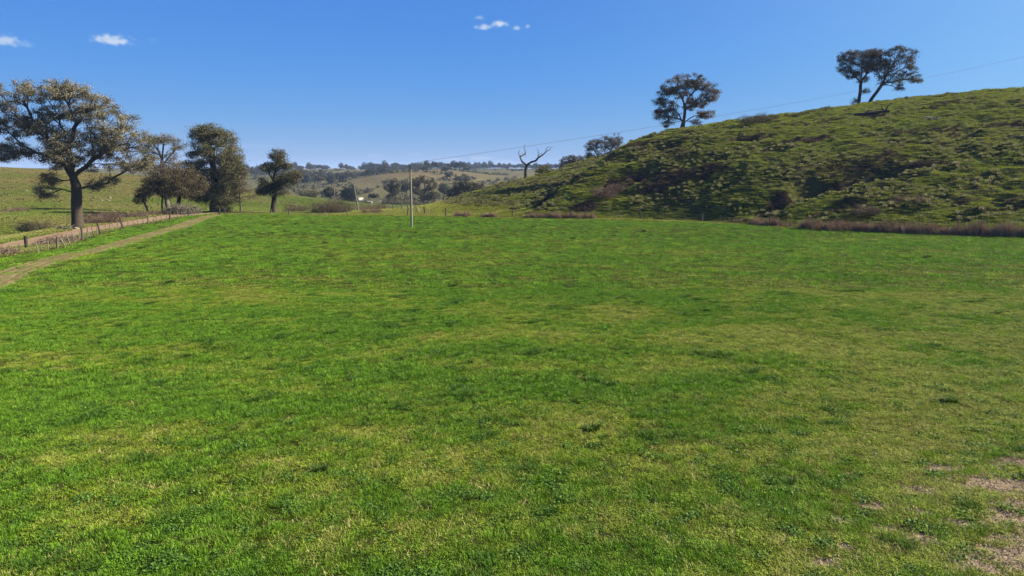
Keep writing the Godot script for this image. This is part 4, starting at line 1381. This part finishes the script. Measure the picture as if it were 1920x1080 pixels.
func valley_things() -> void:   # the first number after each label is the bearing, x per metre ahead
	var da := Color(0.042, 0.047, 0.028)
	var db := Color(0.095, 0.09, 0.05)
	var ga := Color(0.075, 0.075, 0.055)
	var gb := Color(0.15, 0.135, 0.1)
	valley_tree("gum_tree", "tall dark gum with a lopsided top left of the bare poplars", -0.1713, 330.0, [[4, 40, 9, 9, 1], [-6, 32, 8, 7, 0.7], [6, 26, 10, 8, 1], [-4, 14, 12, 9, 1], [8, 8, 12, 8, 0.8], [-10, 5, 9, 6, 0.5]], 101, da, db, {"tips": 150})
	valley_tree("gum_tree", "wide grey green gum right behind the grey pole", -0.1265, 340.0, [[-14, 42, 11, 10, 1], [2, 48, 12, 8, 1], [14, 38, 11, 10, 1], [-12, 24, 12, 10, 1], [6, 24, 14, 12, 1.2], [20, 20, 9, 10, 0.7], [0, 8, 22, 8, 1.1]], 102, Color(0.06, 0.06, 0.035), Color(0.14, 0.12, 0.07), {"tips": 240, "trunk_r": 0.5})
	valley_tree("gum_tree", "left half of the big dark gum pair behind the spur", -0.0735, 250.0, [[-4, 48, 13, 11, 1], [10, 50, 12, 10, 1], [-14, 32, 12, 12, 1], [2, 28, 14, 14, 1.2], [-20, 12, 12, 8, 0.8], [0, 10, 18, 10, 1]], 103, da, db, {"tips": 230, "trunk_r": 0.5, "leaf": 0.48, "leaf_w": 0.1, "spread": 0.7})
	valley_tree("gum_tree", "right half of the big dark gum pair behind the spur", -0.0535, 255.0, [[-6, 46, 12, 11, 1], [8, 42, 12, 11, 1], [2, 28, 16, 13, 1.2], [14, 26, 9, 10, 0.6], [-2, 12, 18, 10, 1]], 104, Color(0.04, 0.045, 0.028), Color(0.085, 0.078, 0.045), {"tips": 220, "trunk_r": 0.5, "leaf": 0.48, "leaf_w": 0.1, "spread": 0.7})
	valley_tree("gum_tree", "small round gum between the wide gum and the dark pair", -0.0975, 420.0, [[0, 24, 9, 7, 1], [-4, 18, 8, 6, 0.8], [5, 17, 8, 6, 0.8]], 105, da, db)
	valley_tree("gum_tree", "small dark gum seen left of the grey pole", -0.1515, 430.0, [[-2, 26, 10, 7, 1], [5, 22, 9, 7, 1], [-6, 18, 7, 6, 0.6]], 106, da, db)
	valley_tree("grey_tree", "bare grey thicket tree right of the big dark gum pair", -0.0335, 270.0, [[-4, 26, 11, 9, 1], [8, 22, 11, 8, 1], [0, 14, 16, 8, 1]], 107, ga, gb, {"leaves": 16, "tips": 130})
	valley_tree("gum_tree", "bushy grey green gum left of the dead tree", -0.008, 262.0, [[-12, 38, 10, 9, 1], [0, 42, 12, 9, 1], [10, 34, 10, 9, 1], [-4, 28, 16, 9, 1.1], [12, 24, 10, 8, 0.6]], 108, Color(0.055, 0.058, 0.035), Color(0.12, 0.105, 0.065), {"tips": 180, "leaf": 0.48, "leaf_w": 0.1})
	valley_tree("gum_tree", "dull round gum just right of the dead tree", 0.0285, 265.0, [[-4, 36, 9, 8, 1], [6, 34, 9, 8, 1], [0, 27, 12, 7, 1]], 109, Color(0.05, 0.052, 0.035), Color(0.11, 0.095, 0.06), {"leaf": 0.48, "leaf_w": 0.1})
	valley_tree("round_tree", "small round dark tree left of the leaning pole", -0.2610, 350.0, [[0, 26, 7, 7, 1], [-3, 20, 6, 6, 0.8], [4, 21, 6, 6, 0.8]], 110, da, Color(0.085, 0.075, 0.05))
	valley_tree("leafy_tree", "dense bluish dark tree behind the leaning pole", -0.2325, 350.0, [[-8, 26, 8, 8, 1], [4, 28, 10, 8, 1], [10, 22, 7, 9, 0.8], [-10, 14, 8, 10, 1], [0, 14, 10, 10, 1], [8, 10, 8, 8, 0.8]], 111, Color(0.032, 0.045, 0.035), Color(0.07, 0.085, 0.055), {"tips": 180})
	for k in 5:
		valley_tree("poplar_tree", ["leftmost pale bare poplar of five beside the tall dark gum", "second pale bare poplar of five, left of the middle one", "middle pale bare poplar of the five by the tall gum", "fourth pale bare poplar, right of the middle one", "rightmost pale bare poplar of five, next to the wide gum"][k], -0.1625 + 0.0026 * k, 336.0 + 3.0 * (k % 2), [[0, 24 - k % 3, 2.5, 10, 1], [0, 10, 3, 8, 0.8]], 120 + k, ga, gb, {"leaves": 0, "tips": 46, "trunk_r": 0.16, "arch": 0.3, "bough": Color(0.3, 0.26, 0.22), "bark": Color(0.27, 0.24, 0.2), "twig": 0.045, "step": 1.2})
	var bu := {"canes": 90, "leaves": 22, "leaf": 0.5, "leaf_w": 0.11, "a": da, "b": db}
	var spots := [["bush", "dark bluish bush on the valley slope left of the round tree", -0.293, 300.0, 3.2, 4.0, 71], ["hedge", "grey green hedge clump between round tree and bluish tree", -0.2515, 348.0, 5.2, 4.0, 72], ["bush", "low dark bush at the left end of the hedge clump", -0.272, 340.0, 3.2, 2.2, 73], ["bush", "low bush right of the bluish tree by the white sheds", -0.2135, 352.0, 4.2, 2.6, 74], ["bush", "dark undergrowth below the tall dark gum", -0.1745, 322.0, 4.0, 3.0, 75], ["bush", "undergrowth at the feet of the poplars and wide gum", -0.1495, 325.0, 7.0, 3.0, 76]]
	for s in spots:
		bu.seed = s[6]
		if s[6] == 72:
			bu.a = Color(0.065, 0.065, 0.04)
			bu.b = Color(0.12, 0.115, 0.07)
		bush(s[0], s[1], on(s[2] * s[3], s[3]), s[4], s[5], s[4] * 0.7, bu)
	building("farm_shed", "low white roofed shed half hidden left of the tall dark gum", "shed", on(-0.1845 * 345.0, 345.0), 0.25, 3.2, 2.4, 1.4, 0.6, Color(0.2, 0.19, 0.17), Color(0.22, 0.215, 0.21))
	building("caravan", "small white caravan by the valley track", "caravan", on(-0.2035 * 350.0, 350.0), -0.2, 2.0, 1.5, 1.5, 0.12, Color(0.2, 0.195, 0.19), Color(0.2, 0.2, 0.2))
	building("cottage", "tiny pale cottage among bushes right of the bluish tree", "house", on(-0.2185 * 372.0, 372.0), 0.5, 3.2, 2.8, 1.9, 1.2, Color(0.3, 0.28, 0.25), Color(0.33, 0.32, 0.3))


func far_trees() -> void:
	rng.seed = 404
	var scrub := []
	var tones := PackedColorArray()
	var low := leafy(71, 60, 1.7, 1.8, 1.1)
	for i in 5200:
		var d := rng.randf_range(420.0, 1180.0)
		var x := rng.randf_range(-0.45, 0.02) * d
		if n_far.get_noise_2d(x * 2.6 + 40.0, d * 1.6) + rng.randfn(0, 0.1) > 0.2:
			scrub.append(spot(x, d, rng.randf_range(0.5, 1.5), rng.randf_range(0.6, 1.2)))
			tones.append(shade(Color(0.075, 0.078, 0.045), rng.randf_range(0.7, 1.4)))
	scatter("hill_scrub", "low grey green scrub speckling the far hills", "scrub", low, M.dry, scrub, tones)
	# four small shapes, copied over the hills
	var shapes := []
	for k in 4:
		var o := {"seed": 200 + k, "tips": 34, "leaves": 34, "trunk_r": 0.35, "twig": 0.09, "spread": 1.0, "leaf": 1.0, "leaf_w": 0.3, "step": 2.6, "leaf_a": Color(0.04, 0.048, 0.034), "leaf_b": Color(0.075, 0.075, 0.05), "bark": Color(0.1, 0.09, 0.08), "group": "gums along the far skyline"}
		var lobes: Array = [[[0, 7, 4, 2.4, 1], [-2.5, 5.5, 3, 2, 0.7], [3, 5.5, 3, 2, 0.7]], [[0, 6.5, 5.5, 2.2, 1], [-4, 5, 3, 1.8, 0.7], [4, 5.2, 3, 1.8, 0.7], [0, 4, 4, 1.5, 0.6]], [[0, 9, 3, 2.6, 1], [1, 6, 3.6, 2.4, 1], [-2, 4.5, 2.6, 1.6, 0.5]], [[-1.5, 5, 3.4, 2.4, 1], [2.4, 4.4, 3, 2, 1]]][k]
		var x: float = [-0.318, -0.302, -0.288, -0.236][k] * 1150.0
		shapes.append(tree("far_gum", "small dark gum standing in the row along the far skyline", on(x, 1150.0), 1.0, [[0, -1], [0, 1.5], [0.2, 3]], lobes, o))
	var rows := [  # bearing from, to, distance from, to, count, what the label says, group
		[-0.312, -0.262, 1120.0, 1180.0, 9, "small dark gum standing in the row along the far skyline", "gums along the far skyline"],
		[-0.247, -0.225, 1140.0, 1170.0, 5, "small dark gum standing in the row along the far skyline", "gums along the far skyline"],
		[-0.214, -0.13, 1060.0, 1230.0, 46, "dark gum in the thick tree belt on the far hilltop", "gums in the far hilltop belt"],
		[-0.14, -0.03, 1350.0, 1560.0, 60, "far blue dark gum in the tree line beyond the dry hill", "gums in the tree line beyond the dry hill"],
		[-0.06, 0.075, 1300.0, 1500.0, 60, "far blue dark gum in the tree line behind the spur", "gums in the tree line behind the spur"],
		[-0.302, -0.27, 640.0, 730.0, 14, "gum in the dark clump up the far hill", "gums in the clump on the far hill"],
		[-0.27, -0.205, 690.0, 790.0, 20, "low tree in the far hill's scrub band", "low trees in the scrub band"],
		[-0.212, -0.18, 670.0, 740.0, 12, "low gum in the line below the belt", "gums in the line below the belt"],
		[-0.42, -0.31, 780.0, 960.0, 34, "gum in the dark wood behind the bent gum", "gums in the dark wood"],
		[-0.258, -0.238, 610.0, 670.0, 3, "solitary small gum on the pale far slope", "solitary gums on the pale slope"],
		[-0.13, -0.06, 560.0, 900.0, 12, "gum on the flank right of the dry hill", "gums on the dry hill's flank"],
		[-0.75, -0.57, 300.0, 330.0, 8, "gum showing along the ridge at far left", "gums on the left ridge"]]
	rng.seed = 909
	for r in rows:
		for k in r[4]:
			var d := rng.randf_range(r[2], r[3])
			var x: float = lerpf(r[0], r[1], (k + rng.randf()) / r[4]) * d
			var s := rng.randf_range(0.8, 1.35) * (0.65 if r[5].begins_with("low") else 0.7 if d < 400.0 else 1.0)
			copy(shapes[rng.randi() % 4], on(x, d, -0.3), rng.randf() * TAU, s, r[5] if r[4] > 20 or r[6].begins_with("gums along the far") else "%s, %s from the left of %d" % [r[5], "%d%s" % [k + 1, "st" if k == 0 else "nd" if k == 1 else "rd" if k == 2 else "th"], r[4]], r[6])


func fences_and_poles() -> void:
	fence("post_and_wire_fence", "leaning post and wire fence between the paddock and farm road", [Vector2(-44.5, 57.5), Vector2(-42.6, 62), Vector2(-43.4, 67), Vector2(-45.2, 72), Vector2(-47, 77), Vector2(-48.8, 82), Vector2(-50.6, 90), Vector2(-52.4, 105), Vector2(-54.2, 120)], 1.7, 1.15, 3)
	fence("wire_fence", "thin fence along the back edge of the paddock", [Vector2(-50.2, 121.5), Vector2(-42, 121.2), Vector2(-32, 119), Vector2(-24, 117.5), Vector2(-14.5, 117)], 3.6, 1.0, 4, 3)
	fence("hill_fence", "sagging fence along the foot of the tussocky hill", [Vector2(-11, 114.8), Vector2(-3, 112.2), Vector2(3, 109.6), Vector2(12, 109.8), Vector2(20, 107.6), Vector2(26, 104.2), Vector2(30, 100), Vector2(33, 96), Vector2(36.5, 90.5), Vector2(41, 87.6)], 3.4, 1.15, 5, 3)
	fence("valley_fence", "close set grey fence running away behind the grey pole", [Vector2(-27, 147), Vector2(-22, 138), Vector2(-17, 127), Vector2(-13.5, 119)], 1.3, 1.1, 6, 4)
	# the grey pole in the paddock
	var root := thing("utility_pole", "tall bare grey pole standing alone in the paddock", "pole", on(-13.2, 91.2))
	var m := MB.new()
	m.tube([Vector3(0, -0.6, 0), Vector3(0, 4, 0), Vector3(0, 7.5, 0)], [0.15, 0.13, 0.105], 16, Color(0.33, 0.315, 0.295))
	put("shaft", m.mesh(), M.wood, root)
	m = MB.new()
	m.tube([Vector3(0, 7.45, 0), Vector3(0, 8.1, 0), Vector3(0, 8.12, 0)], [0.11, 0.1, 0.02], 16, Color(0.09, 0.085, 0.08))
	put("dark_cap", m.mesh(), M.wood, root)
	m = MB.new()
	m.tube([Vector3(0, 8.1, 0), Vector3(0, 8.22, 0), Vector3(0, 8.3, 0)], [0.03, 0.05, 0.025], 8, Color(0.3, 0.28, 0.26))
	put("insulator", m.mesh(), M.paint, root)
	# the leaning pole at the valley's edge
	root = thing("leaning_pole", "old wooden pole leaning left behind the bramble mounds", "pole", on(-30.9, 140.0))
	m = MB.new()
	m.tube([Vector3(0.05, -0.6, 0), Vector3(-0.4, 2.6, 0), Vector3(-0.82, 5.6, 0), Vector3(-0.82, 5.61, 0)], [0.15, 0.13, 0.11, 0.01], 10, Color(0.26, 0.24, 0.22))
	put("shaft", m.mesh(), M.wood, root)
	m = MB.new()
	m.box(Vector3(-0.8, 5.35, 0.12), Vector3(0.9, 0.1, 0.1), 0.6, Color(0.2, 0.18, 0.16))
	put("crossarm", m.mesh(), M.wood, root)
	root = thing("slim_pole", "slim distant pole in front of the valley hedge", "pole", on(-0.2545 * 330.0, 330.0))
	m = MB.new()
	m.tube([Vector3(0, -0.6, 0), Vector3(0, 9, 0), Vector3(0, 9.02, 0)], [0.16, 0.12, 0.01], 8, Color(0.28, 0.26, 0.24))
	put("shaft", m.mesh(), M.wood, root)
	m = MB.new()
	m.box(Vector3(0, 8.5, 0.15), Vector3(2.0, 0.15, 0.15), 0.3, Color(0.2, 0.19, 0.17))
	put("crossarm", m.mesh(), M.wood, root)
	# the line from the grey pole up over the hill
	var a := on(-13.2, 91.2, 8.28)
	var b := Vector3(163, 44.2, -190)
	var pts := PackedVector3Array()
	var rs := PackedFloat32Array()
	for i in 41:
		var s := i / 40.0
		pts.append(a.lerp(b, s) - Vector3(0, 8.0 * s * (1.0 - s), 0))
		rs.append(0.018)
	m = MB.new()
	m.tube(pts, rs, 4, Color(0.1, 0.1, 0.1))
	tag(put("power_line", m.mesh(), M.wire), "single wire sagging from the grey pole up over the hill", "wire")


func small_things() -> void:
	rng.seed = 808
	var bit := leafy(81, 5, 0.05, 0.02, 0.035)
	var bits := []
	var tones := PackedColorArray()
	for i in 30000:
		var x := rng.randf_range(3.5, 16.0)
		var d := rng.randf_range(10.5, 18.3)
		if bare(x, d) > 0.25 and rng.randf() < 0.5:
			bits.append(Transform3D(Basis(Vector3.UP, rng.randf() * TAU).scaled(Vector3.ONE * rng.randf_range(0.4, 1.3)), on(x, d, 0.018)))
			tones.append(mixc(Color(0.12, 0.085, 0.06), Color(0.42, 0.35, 0.25), rng.randf()))
	scatter("soil_crumbs", "crumbs of soil and dead leaf bits on the bare ground", "crumbs", bit, M.dry, bits, tones)
	log_("pale broken stump lying at the left edge by the road", on(-51.5, 66.8, 0.3), on(-49.9, 66.4, 0.55), 0.4, Color(0.26, 0.24, 0.22), 1)
	var root := thing("corner_post", "stout dark post between the road and the near fence", "post", on(-45.8, 65.0))
	var m := MB.new()
	m.tube([Vector3(0, -0.4, 0), Vector3(0.01, 0.6, 0), Vector3(0.02, 1.25, 0), Vector3(0.02, 1.255, 0)], [0.16, 0.15, 0.145, 0.02], 10, Color(0.07, 0.06, 0.05))
	put("post", m.mesh(), M.wood, root)
	root = thing("gate_post", "dark post at the road end beside the track", "post", on(-50.6, 120.2))
	m = MB.new()
	m.tube([Vector3(0, -0.4, 0), Vector3(0, 0.6, 0), Vector3(0, 1.2, 0), Vector3(0, 1.205, 0)], [0.15, 0.14, 0.13, 0.02], 10, Color(0.08, 0.07, 0.06))
	put("post", m.mesh(), M.wood, root)
	log_("long dark log lying high on the hill below the twin gums", on(64.0, 133.0, 0.3), on(69.5, 131.0, 0.75), 0.42, Color(0.08, 0.07, 0.06), 2)
	log_("short grey log lying among tussocks right of the long dark log", on(72.0, 124.0, 0.2), on(74.5, 123.5, 0.35), 0.22, Color(0.3, 0.28, 0.25), 3)
	log_("bleached log at the foot of the big gum", on(-57.6, 87.6, 0.1), on(-55.6, 87.2, 0.08), 0.2, Color(0.3, 0.26, 0.22), 4)
	stone("pale stone at the right end of the bleached log", on(-55.2, 87.6, 0.05), Vector3(0.35, 0.2, 0.3), Color(0.3, 0.27, 0.24), 5)
	stone("small white stone in the thin grass near the bare soil patches", on(7.62, 14.05, 0.03), Vector3(0.045, 0.035, 0.04), Color(0.36, 0.34, 0.32), 6)
	stone("tiny pale stone in the grass beyond the small white stone", on(9.2, 16.6, 0.03), Vector3(0.035, 0.028, 0.03), Color(0.45, 0.43, 0.4), 7)
	rng.seed = 66
	for k in 9:
		var x := rng.randf_range(-125.0, -95.0)
		var d := rng.randf_range(165.0, 180.0)
		stone("pale rock lying in the loose line across the left rise", on(x, d, 0.1), Vector3(rng.randf_range(0.2, 0.45), 0.2, 0.3), Color(0.26, 0.24, 0.21), 20 + k, "pale rocks on the left rise")
